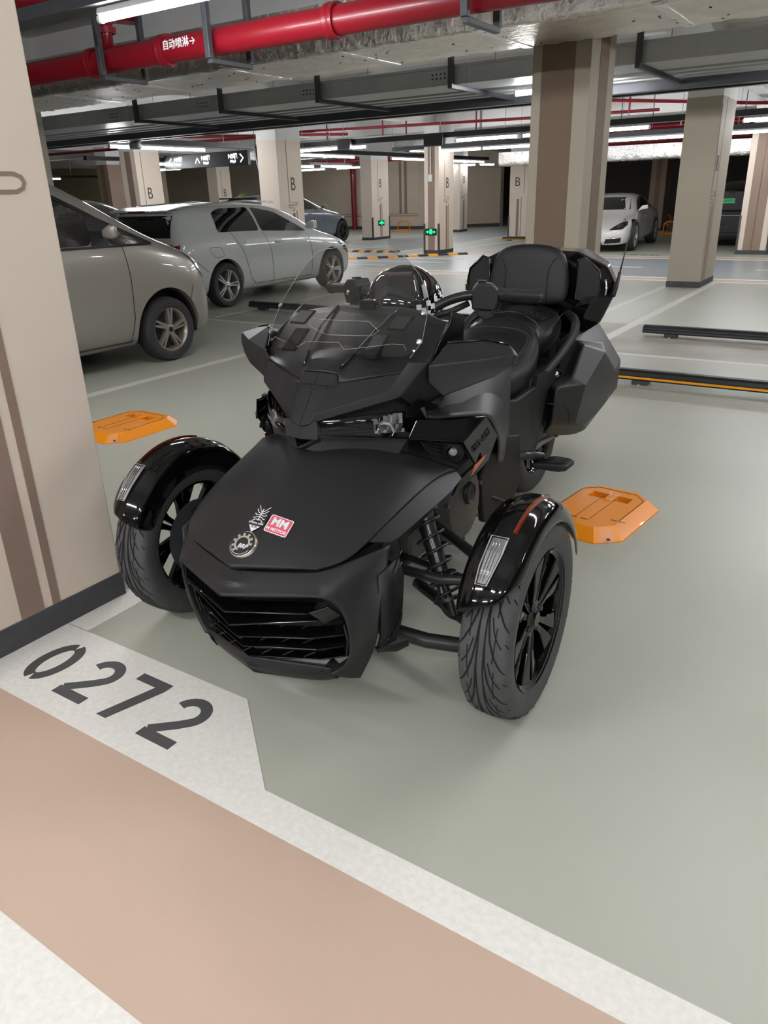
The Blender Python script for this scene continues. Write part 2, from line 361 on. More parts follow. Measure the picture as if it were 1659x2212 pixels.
MB().box(-.06, .02, -.353, -.35, .09, 1.15).box(.08, .1, -.353, -.35, .09, 1.2).box(.16, .175, -.353, -.35, 1.3, 2.4).build('painted_stripe', 'stripe', c9)
column(-14.7, -14.2, 27.0, 27.6, 'slim far column lettered B beyond the exit sign column', 2.9, letter=(.3, 1.8, .36), guards=[(0, 0, 0, .7)])
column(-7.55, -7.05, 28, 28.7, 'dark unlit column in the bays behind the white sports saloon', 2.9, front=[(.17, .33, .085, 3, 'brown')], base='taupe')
column(-22.3, -21.8, 22.2, 22.9, 'distant cream column lettered B above the hatchback roof', 2.9, letter=(.35, 1.6, .36))
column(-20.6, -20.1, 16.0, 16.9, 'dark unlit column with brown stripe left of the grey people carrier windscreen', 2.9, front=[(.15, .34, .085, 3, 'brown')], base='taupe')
column(-26.3, -25.6, 22.5, 23.2, 'distant pale column seen over the hatchback spoiler', 2.9, front=[(.2, .4, .085, 3, 'taupe')])
# small fittings on columns
def fitting(name, b, m, label, cat): o = box(name, b, m, bevel=.006); tag(o, label, cat); return o
s7 = empty('switch_box', (-9.83, 17.19, 1.72), 0, 'small white switch box with conduit on the exit sign column', 'switch')
MB().box(-.05, .05, -.05, 0, -.08, .08).build('cover', 'white_metal', s7, bevel=.008); MB().tube([(0, -.02, .08), (0, -.02, .75)], .012).build('conduit', 'white_metal', s7)
def exit_sign(loc, n, label, w=.30):
    e = empty('exit_sign', loc, 0, label, 'exit sign'); g = emis('green_sign_light', (10, 235, 110), 1.6)
    n = Vector(n); x = Vector((-n.y, n.x, 0)); F = frame((0, 0, 0), x, (0, 0, 1))
    def b3(a0, a1, z0, z1, d0, d1):
        mb = MB(); P = lambda a, z, d: F @ Vector((a, z, d)); mb.add([P(a, z, d) for d in (d0, d1) for z in (z0, z1) for a in (a0, a1)], [(0, 2, 3, 1), (4, 5, 7, 6), (0, 1, 5, 4), (2, 6, 7, 3), (0, 4, 6, 2), (1, 3, 7, 5)]); return mb
    b3(-w/2, w/2, -.075, .075, .0, .022).build('housing', 'black_hole', e)
    k = w/.3
    mb = b3(-.035*k, .035*k, -.05, .04, .022, .026)
    for a in (-.02, .02): mb.v += b3(a*k-.014*k, a*k+.014*k, .04, .062, .022, .026).v; n0 = len(mb.v)-8; mb.f += [tuple(i+n0 for i in f) for f in [(0, 2, 3, 1), (4, 5, 7, 6), (0, 1, 5, 4), (2, 6, 7, 3), (0, 4, 6, 2), (1, 3, 7, 5)]]; mb.m += [0]*6
    mb.build('pictogram', g, e)
    for s in (-1, 1):
        mb = MB(); mb.prism([F @ Vector((s*a*k, z, .022)) for a, z in ((.05, -.012), (.085, -.012), (.085, -.04), (.13, 0), (.085, .04), (.085, .012), (.05, .012))], tuple(F.to_3x3() @ Vector((0, 0, .004)))); mb.build('arrow', g, e)
    return e
exit_sign((-9.83, 17.2, .51), (0, -1, 0), 'green glowing exit sign low on the brown striped column')
exit_sign((-14.78, 22.5, .52), (1, 0, 0), 'small green glowing exit sign on the farther cream column', .34)
# rear wall: vertical red riser and red cabinet
r = tag(MB().tube([(-20.3, 28.8, 0), (-20.3, 28.8, 3.2)], .11).build('riser_pipe', 'red', smooth=True, auto=40), 'vertical red riser pipe against the rear wall', 'pipe')
tag(MB().tube([(-13.6, 33.2, 0), (-13.6, 33.2, 3.2)], .12).build('riser_pipe', 'red', smooth=True, auto=40), 'dim red riser pipe in the dark recess', 'pipe')
fitting('speaker_panel', (-2.62, -2.47, 18.41, 18.45, 2.12, 2.36), 'white_metal', 'white square fan louvre high on the rightmost column', 'vent')

# ---- ducts, trays and pipes overhead (all run along x)
def duct(y0, y1, z0, z1, x0, x1, label, pins=True):
    e = empty('air_duct', ((x0+x1)/2, (y0+y1)/2, z0), 0, label, 'air duct'); cx, cy = (x0+x1)/2, (y0+y1)/2
    n = int((x1-x0)/.06); rnd = random.Random(3); W = (y1-y0)/2
    def rr(a): return rnd.uniform(-a, a)
    secs = []
    for i in range(n+1):
        x = x0-cx+(x1-x0)*i/n
        c = [(x, W+rr(.004), z1-z0), (x, W+rr(.01), .25), (x, W+rr(.012), .03), (x, W-.03+rr(.01), rr(.006)), (x, W*.5, rr(.004)), (x, 0, rr(.004)), (x, -W*.5, rr(.004)),
             (x, -W+.1, rr(.006)), (x, -W+.02+rr(.014), rr(.010)), (x, -W+rr(.012), .035+rr(.01)), (x, -W+rr(.008), .12), (x, -W+rr(.006), .25), (x, -W, z1-z0)]
        secs.append(c)
    mb = MB(); mb.loft(secs)
    for k in range(len(mb.f)):
        j = k % 12; mb.m[k] = 1 if 3 <= j <= 6 else 0
    mb.build('foil_wrap', ['foil', 'foil_flat'], e, smooth=True)
    if pins:
        for k in range(int((x1-x0)/.34)):
            x = x0-cx+.17+k*.34+rr(.04)
            mb = MB(); mb.rev([(0, .004), (.016, .002), (.02, -.002)], (x, -W-.004, .11+rr(.02)), (0, -1, 0), 8)
            mb.rev([(0, .004), (.016, .002), (.02, -.002)], (x+.1, -W-.004, .30+rr(.02)), (0, -1, 0), 8); mb.build('insulation_pin', 'galv', e)
    for k in range(int((x1-x0)/1.3)):
        x = x0-cx+.6+k*1.3
        mb = MB(); 
        for t in range(8): xx = x+rr(.5); yy = rr(W*.8); mb.box(xx, xx+.018, yy, yy+.007, -.006, .0)
        mb.build('pin_row', 'galv_dark', e)
        mb = MB(); mb.box(x, x+.075, -W, W, -.004, .002); mb.build('foil_tape', 'foil', e)
    return e
duct(5.86, 6.84, 2.5, 2.85, -14, 6, 'wide foil wrapped air duct crossing overhead in front of the brown column')
duct(19.6, 20.3, 1.98, 2.30, -9.2, 7, 'distant foil wrapped duct over the far bays', False)
duct(20.2, 20.8, 2.48, 2.78, -20, -10.6, 'distant foil duct behind the hanging light tracks', False)
def pipe(pts, r, label, name='pipe', m='red', cat='pipe', n=16):
    c = Vector(pts[0]); e = empty(name, c, 0, label, cat); P = [Vector(p)-c for p in pts]
    MB().tube(P, r, n).build('pipe_run', m, e, smooth=True, auto=45); return e
mp = pipe([(-11, 4.55, 2.42), (6, 4.55, 2.42)], .088, 'thick red sprinkler pipe running in front of the foil duct', 'sprinkler_pipe')
for x in (-5.66, -4.84, -3.3, -1.2): MB().rev([(.088, -.04), (.104, -.04), (.108, -.02), (.100, 0), (.108, .02), (.104, .04), (.088, .04)], (x+11, 0, 0), (1, 0, 0), 20).build('coupling', 'red', mp, smooth=True, auto=40)
MB().tube([(5.52, 0, .06), (5.52, 0, .24), (5.52, .06, .3), (5.52, .3, .32)], .045).build('branch_riser', 'red', mp, smooth=True)
MB().rev([(.06, -.02), (.075, -.02), (.075, .02), (.06, .02)], (5.52, 0, .2), (0, 0, 1), 16).build('coupling', 'red', mp, smooth=True, auto=40)
text_mesh('pipe_marking', '自动喷淋→', .068, frame((-4.62+11, -.0885, .012), (1, 0, 0), (0, 0, 1)), 'white', mp, .001, bold=.001)
pipe([(-9, 3.9, 2.78), (-5.6, 3.9, 2.74), (-5.0, 4.2, 2.72)], .06, 'short red branch pipe high at the left beside the cream column')
def hanger(x, y, z, w, h, label, rods=True, d=.045):
    e = empty('pipe_hanger', (x, y, z), 0, label, 'bracket', 'grey steel hangers')
    mb = MB(); mb.box(-d/2, d/2, -w/2, w/2, -.03, 0); mb.build('cross_bar', 'galv_dark', e, bevel=.003)
    for s in (-1, 1): MB().box(-d/2, d/2, s*w/2-.02, s*w/2+.02, 0, h).build('upright', 'galv_dark', e, bevel=.003)
    return e
hanger(-5.42, 4.62, 2.30, .42, 1.04, 'grey steel U hanger holding the red pipe left of its marking'); hanger(-4.28, 4.62, 2.30, .42, 1.04, 'grey steel U hanger holding the red pipe right of its marking'); hanger(-2.3, 4.62, 2.30, .42, 1.04, 'grey steel U hanger holding the red pipe near the top frame edge')
# cable trays
def tray(y0, y1, z0, z1, x0, x1, label, m='galv', lid=True):
    e = empty('cable_tray', ((x0+x1)/2, (y0+y1)/2, z0), 0, label, 'cable tray'); h = (x1-x0)/2; w = (y1-y0)/2
    MB().box(-h, h, -w, w, 0, z1-z0).build('trough', m, e, bevel=.004)
    if lid: MB().box(-h, h, -w-.008, w+.008, z1-z0-.02, z1-z0+.004).build('lid', m, e)
    k = 0; x = -h+.8
    while x < h-.3 and lid:
        mb = MB(); mb.box(x-.14, x+.14, -w-.004, -w, .03, z1-z0-.03)
        mb.build('joint_plate', m, e)
        mb = MB()
        for i in range(4):
            for j in (0, 1): mb.box(x-.10+i*.05-.008, x-.10+i*.05+.008, -w-.007, -w-.003, (z1-z0)*(.35+.22*j), (z1-z0)*(.35+.22*j)+.014)
        mb.build('bolt_row', 'black_hole', e); MB().box(x+.28, x+.30, -w-.006, -w, 0, z1-z0+.01).build('strap', m, e)
        x += 1.75
    return e
tray(8.0, 8.55, 2.44, 2.62, -14, 7, 'broad galvanised cable tray with perforated joints behind the foil duct')
for i, y in enumerate((8.72, 8.98, 9.24)): tray(y, y+.13, 2.44, 2.52, -14, 7, ('first', 'second', 'third')[i]+' slim grey cable tray counted from the broad galvanised tray', 'galv', False)
tray(9.50, 9.62, 2.36, 2.46, -14, 7, 'dark channel along the far side of the slim cable trays', 'galv_dark', False)
tray(9.80, 9.9, 2.36, 2.42, -14, 7, 'dark light track beyond the cable trays', 'black_steel', False)
for x in (-9.2, -7.6, -6.05, -4.3, -2.36, -.4): 
    e = empty('tray_hanger', (x, 8.7, 2.40), 0, 'dark steel tray hanger under the cable trays at '+{-9.2: 'the far left', -7.6: 'the left above the van', -6.05: 'the middle left', -4.3: 'the middle left of the brown column', -2.36: 'the right side of the brown column', -.4: 'the far right edge'}[x], 'bracket', 'tray hangers')
    MB().box(-.025, .025, -.78, 1.0, -.0, .04).build('cross_bar', 'galv_dark', e, bevel=.003); MB().box(-.025, .025, -.78, -.73, .04, .95).build('upright', 'galv_dark', e, bevel=.003)
    MB().tube([(0, .3, .04), (0, .3, .95)], .006, 6).build('threaded_rod', 'galv', e)
# light tracks and LED tubes
def tube_light(x0, y0, x1, y1, z, label, far=False, rods=False, r=.02, group='LED tube lights'):
    a = Vector((x0, y0, z)); b = Vector((x1, y1, z)); c = (a+b)/2; e = empty('tube_light', c, 0, label, 'light fixture', group); a -= c; b -= c; d = (b-a).normalized(); n = Vector((-d.y, d.x, 0))
    MB().tube([a, b], r, 10).build('led_diffuser', 'led_far' if far else 'led_mid' if y0 > 10 else 'led_near' if y0 < 0 else 'led', e, smooth=True, auto=50)
    mb = MB(); P = [(a+n*s*.03+Vector((0, 0, zz))) for s in (-1, 1) for zz in (r+.004, r+.035)]; mb.loft([[a-n*.03+Vector((0, 0, r+.002)), a+n*.03+Vector((0, 0, r+.002)), a+n*.02+Vector((0, 0, r+.035)), a-n*.02+Vector((0, 0, r+.035))], [b-n*.03+Vector((0, 0, r+.002)), b+n*.03+Vector((0, 0, r+.002)), b+n*.02+Vector((0, 0, r+.035)), b-n*.02+Vector((0, 0, r+.035))]], closed=True, caps=True)
    mb.build('housing', 'white_metal', e)
    if rods:
        for f in (.2, .8): p = a.lerp(b, f); MB().tube([p+Vector((0, 0, r+.03)), p+Vector((0, 0, 3.35-z))], .005, 6).build('hanging_rod', 'galv', e)
    for p in (a, b): MB().tube([p-d*.012, p+d*.012], r*1.25, 10).build('end_cap', 'white_metal', e, smooth=True, auto=50)
    return e
def track(x0, y0, x1, y1, z, label, w=.06, h=.09):
    a = Vector((x0, y0, z)); b = Vector((x1, y1, z)); e = empty('light_track', (a+b)/2, 0, label, 'light track'); c = (a+b)/2; a -= c; b -= c; d = (b-a).normalized(); n = Vector((-d.y, d.x, 0))*w
    MB().loft([[a-n, a+n, a+n+Vector((0, 0, h)), a-n+Vector((0, 0, h))], [b-n, b+n, b+n+Vector((0, 0, h)), b-n+Vector((0, 0, h))]], closed=True, caps=True).build('channel', 'black_steel', e)
    L = (b-a).length; k = max(2, int(L/2.2))
    for i in range(k):
        p = a+d*(L*(i+.5)/k); MB().tube([p+Vector((0, 0, h)), p+Vector((0, 0, 3.35-z))], .006, 6).build('hanging_rod', 'galv', e)
    return e
e = track(-9.0, 3.57, 6, 3.57, 2.477, 'grey light track overhead at the top left carrying the big tube', .09, .07)
for ch in e.children:
    if ch.name.startswith('channel'): ch.data.materials[0] = M['galv_dark']
tube_light(-4.33, 3.57, -3.05, 3.57, 2.42, 'large glowing tube light at the top left edge of the photo')
# far light tracks
track(-11.3, 14.13, 7, 14.13, 2.362, 'black light track over the lane behind the columns'); track(-11, 17.37, 7, 17.37, 2.362, 'black light track farther than the lane track')
track(-12.02, 9.95, -12.02, 13.4, 2.362, 'black light track over the side lane at the left'); track(-12.38, 13.9, -12.38, 25.5, 2.362, 'black light track over the side lane beyond the crossing')
track(-17.1, 13, -17.1, 25, 2.362, 'dark light track left of the side lane'); track(-29, 10, -29, 25, 2.362, 'far dark light track at the left'); track(-9.0, -.9, 12, -.9, 2.457, 'light track over our own lane close behind the photographer'); track(-9.0, -3.4, 12, -3.4, 2.457, 'second light track over our own lane farther behind the photographer')
TL = [(-8.35, 15.7, -6.95, 15.7, 'tube light left of the brown column on the lane track'), (-6.85, 15.7, -5.7, 15.7, 'tube light half hidden behind the brown column'), (-5.3, 15.7, -4.35, 15.7, 'tube light just right of the brown column'),
      (-2.75, 15.7, -1.4, 15.7, 'tube light at the right edge over the lane'), (-1.1, 15.7, .2, 15.7, 'tube light on the lane track outside the right edge'), (1.6, 15.7, 3, 15.7, 'tube light on the lane track far outside the right'),
      (-10.9, 19.3, -9.55, 19.3, 'lower tube light left of the brown column, first of the farther track'), (-9.5, 19.3, -8.1, 19.3, 'lower tube light left of the brown column, second of the farther track'), (-6.3, 19.3, -4.5, 19.3, 'long tube light between brown column and beige column'),
      (-3.75, 19.3, -2.4, 19.3, 'lower tube light right of the beige column'), (-.9, 19.3, .6, 19.3, 'tube light of the farther track outside the right edge'),
      (-13.35, 10.75, -13.35, 13.3, 'long tube light at the left under the cable trays'), 
      (-12.7, 15.62, -11.35, 15.62, 'tube light just right of the B column at left'), (-11.05, 15.7, -10.65, 15.7, 'very short tube light beside a black box'),
      (-13.75, 16.9, -13.75, 19.6, 'slanting tube light below the one beside the B column'), (-13.75, 21.6, -13.75, 24.5, 'tube light over the side lane near the exit sign column'), (-13.75, 25.4, -13.75, 28, 'last tube light over the side lane'),
      (-19.0, 15.6, -19.0, 17.5, 'tube light under the left direction sign'), (-19.0, 18.3, -19.0, 18.8, 'short tube light between the direction signs'), (-18.9, 23.5, -18.9, 24.3, 'short dim tube light right of the B column'),
      (-18.6, 24.4, -18.4, 26.0, 'bright tube light before the rear wall'), (-22.5, 27, -20.4, 27, 'tube light along the rear wall, left of the pair'), (-19.8, 27, -17.9, 27, 'tube light along the rear wall, right of the pair'),
      (-16.6, 29.6, -15.3, 30.4, 'tube light in front of the dark recess, left'), (-15.1, 30.4, -14.85, 31.2, 'tube light in front of the dark recess, right'), (-15.2, 26.2, -14.9, 27.6, 'upper tube light before the recess'),
      (-31.5, 20, -31.5, 22.5, 'far tube light above the hatchback roof'), (-23.5, 20.2, -21.5, 20.2, 'distant tube light over the left bays'), (-4.36, 9.72, -3.25, 9.72, 'short tube light touching the left side of the brown column under the trays'),
      (-5.9, -.9, -4.5, -.9, 'tube light over our lane, left of the photographer'), (-2.9, -.9, -1.5, -.9, 'tube light over our lane behind the photographer'), (.1, -.9, 1.5, -.9, 'tube light over our lane right of the photographer'),
      (-.6, 3.57, .8, 3.57, 'tube light overhead just outside the top right'), (3.4, 3.57, 4.8, 3.57, 'tube light overhead far outside the right'), (-1.0, 9.72, .2, 9.72, 'tube light under the trays outside the right edge'), (2.4, 9.72, 3.6, 9.72, 'tube light under the trays far outside the right'),
      (3.2, -.9, 4.6, -.9, 'tube light over our lane far right of the photographer'), (-4.2, -3.4, -2.8, -3.4, 'tube light on the second lane track, left of the photographer'), (-1.0, -3.4, .4, -3.4, 'tube light on the second lane track behind the photographer'), (2.2, -3.4, 3.6, -3.4, 'tube light on the second lane track right of the photographer')]
for x0, y0, x1, y1, lb in TL:
    if y0 > 5: tube_light(x0*.9, y0*.9, x1*.9, y1*.9, 2.381 if y0 == 9.72 else 2.30, lb, r=.024, far=y0 > 17.5, rods=not ((y0 == y1 and y0 in (15.7, 19.3, 9.72)) or (x0 == x1 and x0 in (-13.35, -13.75, -19.0))))
    else: tube_light(x0, y0, x1, y1, 2.40, lb)
def junction(x, y, z, w, h, label, d=.12):
    e = empty('sensor_box', (x, y, z), 0, label, 'box', 'black boxes on the light tracks'); MB().box(-w/2, w/2, -d/2, d/2, -h/2, h/2).build('casing', 'black_hole', e, bevel=.01); MB().box(-w/2-.006, w/2+.006, -d/2-.004, -d/2+.01, -h/2, -h/2+.02).build('rim', 'galv_dark', e)
junction(-7.95, 14.04, 2.32, .42, .2, 'black box on the lane track left of the wide brown column'); junction(-4.9, 14.04, 2.41, .22, .2, 'black box peeping out right of the wide brown column'); junction(-10.05, 14.02, 2.36, .32, .2, 'black box on the light track right of the B column')
# camera under the tray
e = empty('security_camera', (-11.6, 9.9, 2.36), .4, 'small grey security camera hanging under the trays at the left', 'security camera')
MB().box(-.10, .10, -.07, .07, -.12, 0).build('body', 'galv', e, bevel=.03); MB().tube([(0, 0, 0), (0, 0, .14)], .03).build('bracket', 'galv', e); MB().rev([(0, -.01), (.035, -.005), (.04, .01)], (.0, -.07, -.06), (0, -1, 0), 16).build('lens', 'black_hole', e)
# direction signs
SIGN = emis('sign_letters', (255, 250, 240), 1.5)
def hanging_sign(cx, y, z, w, h, items, label):
    e = empty('direction_sign', (cx, y, z), 0, label, 'sign', 'lit direction signs'); MB().box(-w/2, w/2, -.05, .05, -h/2, h/2).build('sign_board', 'black_steel', e, bevel=.01)
    for s in (-1, 1): MB().tube([(s*w*.4, 0, h/2), (s*w*.4, 0, 3.35-z)], .012, 8).build('hanging_rod', 'galv', e)
    for (x, a, b, ar) in items:
        F = lambda xx, zz: frame((xx, -.053, zz), (1, 0, 0), (0, 0, 1))
        text_mesh('sign_text', a, .135, F(x, .045), SIGN, e, .002, bold=.003); text_mesh('sign_text', b, .08, F(x, -.065), SIGN, e, .002, bold=.002)
        d = {'<': (-1, 0), '>': (1, 0), '^': (0, 1)}[ar]; ax = x+(-.3 if ar != '>' else .3)
        pts = [(.05*d[0]*-1+(-.08 if d[1] else 0), (.09 if d[0] else -.06)), (.05*d[0], .06*d[1]), (-.05*d[0]+(.08 if d[1] else 0), (-.09 if d[0] else -.06))]
        mb = MB()
        for q in stroke(pts, .032): mb.prism([(ax+p, -.052, r) for p, r in q], (0, -.004, 0))
        mb.build('arrow', SIGN, e)
hanging_sign(-15.55, 15.5, 2.33, 3.0, .34, [(-.96, 'N9幢', 'Bldg.9', '<'), (.05, 'N8幢', 'Bldg.8', '^'), (1.0, 'N5幢', 'Bldg.5', '>')], 'long black sign reading N9, N8 and N5 with white arrows')
hanging_sign(-16.9, 10.9, 2.12, .62, .24, [(-.05, '', 'Bldg.4', '^')], 'small black direction sign beside the nearest column')
# thin red sprinkler lines and droppers under the far ceiling
pipe([(-12.6, 15.6, 2.81), (-7.0, 16.8, 2.80), (-4.6, 17.2, 2.80)], .03, 'thin red sprinkler line under the far white ceiling, left of the brown column')
pipe([(-14.4, 12.9, 2.70), (-11.3, 15.9, 2.70)], .03, 'second thin red sprinkler line at the left above the B column')
pipe([(-5.6, 13.6, 2.81), (-2.9, 17.4, 2.80), (-1.8, 18.6, 2.80)], .03, 'thin red sprinkler line slanting between brown and beige column')
pipe([(-9, 20.6, 2.72), (7, 20.6, 2.72)], .07, 'dark red main pipe behind the farther light track', m='red'); pipe([(-9.6, 23.4, 2.55), (8, 23.4, 2.55)], .11, 'thick red pipe in the dark bays at the back')
rp = pipe([(-21, 26.5, 2.62), (-14.9, 26.5, 2.62)], .09, 'red pipe above the tubes at the rear wall'); MB().tube([(1, 0, .05), (1, 0, .73)], .01, 6).build('hanging_rod', 'galv', rp)
pipe([(-20, 13.6, 2.6), (-10.9, 13.6, 2.6)], .035, 'thin red line crossing above the direction sign')
for i, (x, y) in enumerate(((-11.9, 15.9), (-10.4, 16.0), (-9.9, 16.2), (-8.3, 16.5), (-6.8, 16.9), (-4.6, 15.2), (-3.6, 16.4))):
    e = empty('sprinkler_dropper', (x, y, 2.62), 0, ('first', 'second', 'third', 'fourth', 'fifth', 'sixth', 'seventh')[i]+' thin red sprinkler dropper from the left under the white ceiling', 'pipe', 'sprinkler droppers')
    MB().tube([(0, 0, 0), (0, 0, .73)], .018, 8).build('drop_pipe', 'red', e); MB().rev([(0, -.04), (.02, -.03), (.02, 0)], (0, 0, 0), (0, 0, 1), 10).build('sprinkler_head', 'chrome', e)
rnd = random.Random(5)
for i in range(16):
    x = -11.5+i*.62+rnd.uniform(-.2, .2); y = 17.5+rnd.uniform(-1.2, 1.2)
    tag(MB().tube([(x, y, 2.45), (x, y, 3.35)], .009, 6).build('ceiling_rod', 'galv_dark' if i % 3 else 'galv'), 'thin steel rod hanging from the white ceiling above the far light tracks', 'rod', 'thin ceiling rods')
# round mirror edge / red and white barrier arm folded beside the B column
e = empty('barrier_strip', (-11.75, 13.2, 1.6), 0, 'red white and black striped strip hanging left of the B column', 'barrier')
for k in range(3): 
    mb = MB(); P = [(.0+.02*k, .03*k, .78-.001*i*i*.0) for i in range(1)]
    pts = [(.26*t*t*1.0-.03+.03*k, 0, .75-.8*t) for t in [q/8 for q in range(9)]]
    mb.tube(pts, .018, 8).build('strip_line', ('white', 'black_hole', 'red')[k], e, smooth=True)
MB().tube([(-.03, 0, .75), (-.03, 0, 1.75)], .006, 6).build('hanging_cord', 'black_hole', e)
# ---- wheel stops
def wheel_stop(x0, x1, y, label, yellow=True, h=.085, z=.035):
    e = empty('wheel_stop', ((x0+x1)/2, y, 0), 0, label, 'wheel stop', 'tubular wheel stops'); w = (x1-x0)/2
    mb = MB(); prof = [(-.055, .0), (-.055, .035), (-.045, .06), (-.03, .075), (.03, .075), (.05, .06), (.055, .0)]
    mb.loft([[(-w, a, z+b) for a, b in prof], [(w, a, z+b) for a, b in prof]], closed=True, caps=True).build('rail', 'black_hole', e, bevel=.006)
    MB().box(-w, w, -.058, -.054, z+.012, z+.028).build('yellow_stripe' if yellow else 'groove_line', 'yellow' if yellow else 'galv_dark', e)
    if not yellow: MB().box(-w, w, -.058, -.050, z+.040, z+.046).build('groove_line', 'galv_dark', e)
    for s in (-.72, .72): MB().box(s*w-.06, s*w+.06, -.05, .05, 0, z).build('foot', 'galv_dark', e, bevel=.004); MB().rev([(0, .012), (.012, .01), (.014, 0)], (s*w, -.07, .0), (0, 0, 1), 6).build('anchor_bolt', 'galv', e)
    return e
wheel_stop(-1.75, .05, 5.86, 'black wheel stop with yellow stripe at the right behind the motorcycle'); wheel_stop(-2.06, -.1, 7.95, 'plain black wheel stop at the right edge beyond the striped one', False)
wheel_stop(-5.35+.0, -3.75, 5.93, 'black wheel stop with yellow stripe between grey van and motorcycle'); wheel_stop(-7.32, -5.8, 7.86, 'black wheel stop seen left of the windscreen beside the hatchback', False)
wheel_stop(-4.9, -3.1, 7.9, 'black wheel stop seen under the handlebar', False); wheel_stop(-8.9, -7.72, 6.3, 'black wheel stop poking out in front of the hatchback rear wheel', False)
wheel_stop(-7.9, -6.35, 22.2, 'thin wheel stop far behind the white saloon', True); wheel_stop(-5.6, -4.85, 23.6, 'short wheel stop right of the white saloon'); wheel_stop(-3.95, -2.5, 22.0, 'far wheel stop left of the rightmost column'); wheel_stop(-10.2, -8.7, 22.2, 'far wheel stop behind the wide brown column')
# ---- folding parking locks (orange plate, octagonal, sloping rim)
def parking_lock(cx, cy, rz, w, l, label, up=False, plastic=True, sc=1, group='orange parking locks'):
    e = empty('parking_lock', (cx, cy, 0), rz, label, 'parking lock', group); h = .052; c = .09; r = .055
    def octo(w, l, c, z): a, b = w/2, l/2; return [(-a+c, -b, z), (a-c, -b, z), (a, -b+c, z), (a, b-c, z), (a-c, b, z), (-a+c, b, z), (-a, b-c, z), (-a, -b+c, z)]
    mb = MB(); mb.loft([octo(w, l, c, 0), octo(w, l, c, .004), octo(w-2*r, l-2*r, c*.72, h)], closed=True); T = octo(w-2*r, l-2*r, c*.72, h)
    # top plate with a rectangular opening for the mechanism
    ox0, ox1, oy0, oy1 = -w*.22, w*.24, l*.14, l*.26
    inner = [(ox0, oy0, h), (ox1, oy0, h), (ox1, oy1, h), (ox0, oy1, h)]
    mb.add(T+inner, [(0, 1, 9, 8), (1, 2, 9), (2, 3, 10, 9), (3, 4, 10), (4, 5, 11, 10), (5, 6, 11), (6, 7, 8, 11), (7, 0, 8)])
    mb.add([(x, y, z) for z in (h, .012) for x, y in ((ox0, oy0), (ox1, oy0), (ox1, oy1), (ox0, oy1))], [(0, 1, 5, 4), (1, 2, 6, 5), (2, 3, 7, 6), (3, 0, 4, 7), (4, 5, 6, 7)])
    mb.build('base_plate', 'orange', e, bevel=.003)
    # folded arm outline and its slots
    mb = MB(); g = h+.0006; A = w*.36; B = l*.36
    path = [(-A, -B*.55), (-A, B*.72), (-A*.62, B), (A*.62, B), (A, B*.72), (A, -B*.55)]
    for q in stroke(path, .004): mb.prism([(x, y, g-.0004) for x, y in q], (0, 0, .0008))
    for x in (-A, A): 
        mb.box(x-.035, x-.008, -B*.6, -B*.6+.006, g, g+.0006); mb.box(x+.0, x+.03, -B*.6, -B*.6+.006, g, g+.0006)
    for x in (-.03, .035): mb.box(x, x+.002, -B*.85, B*.4, g, g+.0006)
    mb.box(-.045, -.02, -B*.86, -B*.86+.006, g, g+.0006); mb.box(.0, .03, -B*.86, -B*.86+.006, g, g+.0006)
    mb.build('slot_lines', 'black_hole', e)
    MB().tube([(ox0+.01, (oy0+oy1)/2, .03), (ox1-.01, (oy0+oy1)/2, .03)], .009, 8).build('hinge_rod', 'galv', e); MB().box(-.012, .03, oy0-.01, oy1, .02, h+.004).build('latch', 'orange', e, bevel=.004)
    for s in (-1, 1): MB().rev([(0, .006), (.007, .005), (.009, 0)], (s*(w/2-.045), -l/2+.045, .016), (0, 0, 1), 8).build('anchor_bolt', 'galv_dark', e)
    if plastic:
        rn = random.Random(int(cx*100)); mb = MB()
        for k in range(7):
            an = rn.uniform(0, 6.28); p0 = Vector((.0, l*.2, h+.002)); p1 = p0+Vector((cos(an)*.05, sin(an)*.035, .012+rn.random()*.02)); q = Vector((-sin(an), cos(an), .3))*.012
            mb.add([p0, p1-q, p1+q], [(0, 1, 2)])
        mb.build('plastic_film_knot', PLASTIC, e)
        for s in (-1, 1): x = s*(w/2-.02); MB().add([(x, -l/2+.05, .008), (x-s*.05, -l/2+.004, .008), (x-s*.07, -l/2+.05, .05), (x-s*.035, -l/2+.085, .052)], [(0, 1, 2, 3)]).build('plastic_film', PLASTIC, e)
    if up:
        mb = MB(); mb.tube([(-A, 0, .03), (-A*.9, 0, .30), (-A*.5, 0, .36), (A*.5, 0, .36), (A*.9, 0, .30), (A, 0, .03)], .022, 8); mb.build('raised_arm', 'orange', e, smooth=True)
    return e
PLASTIC = mat('crumpled_clear_film', (235, 230, 230), .12, spec=1, alpha=.16)
parking_lock(-.955, 3.215, -.11, .42, .60, 'orange folding parking lock on the floor right of the motorcycle'); parking_lock(-4.13, 3.12, -.02, .50, .60, 'orange folding parking lock on the floor behind the nearest column')
parking_lock(-17.3, 28.0, 0, .8, .5, 'far orange parking lock standing raised before the rear wall', True, False); parking_lock(-8.0, 32.2, 0, .7, .5, 'raised orange parking lock in the dark, upper of two beside the white saloon', True, False); parking_lock(-6.25, 26.0, 0, .6, .5, 'raised orange parking lock in the dark, lower of two beside the white saloon', True, False)
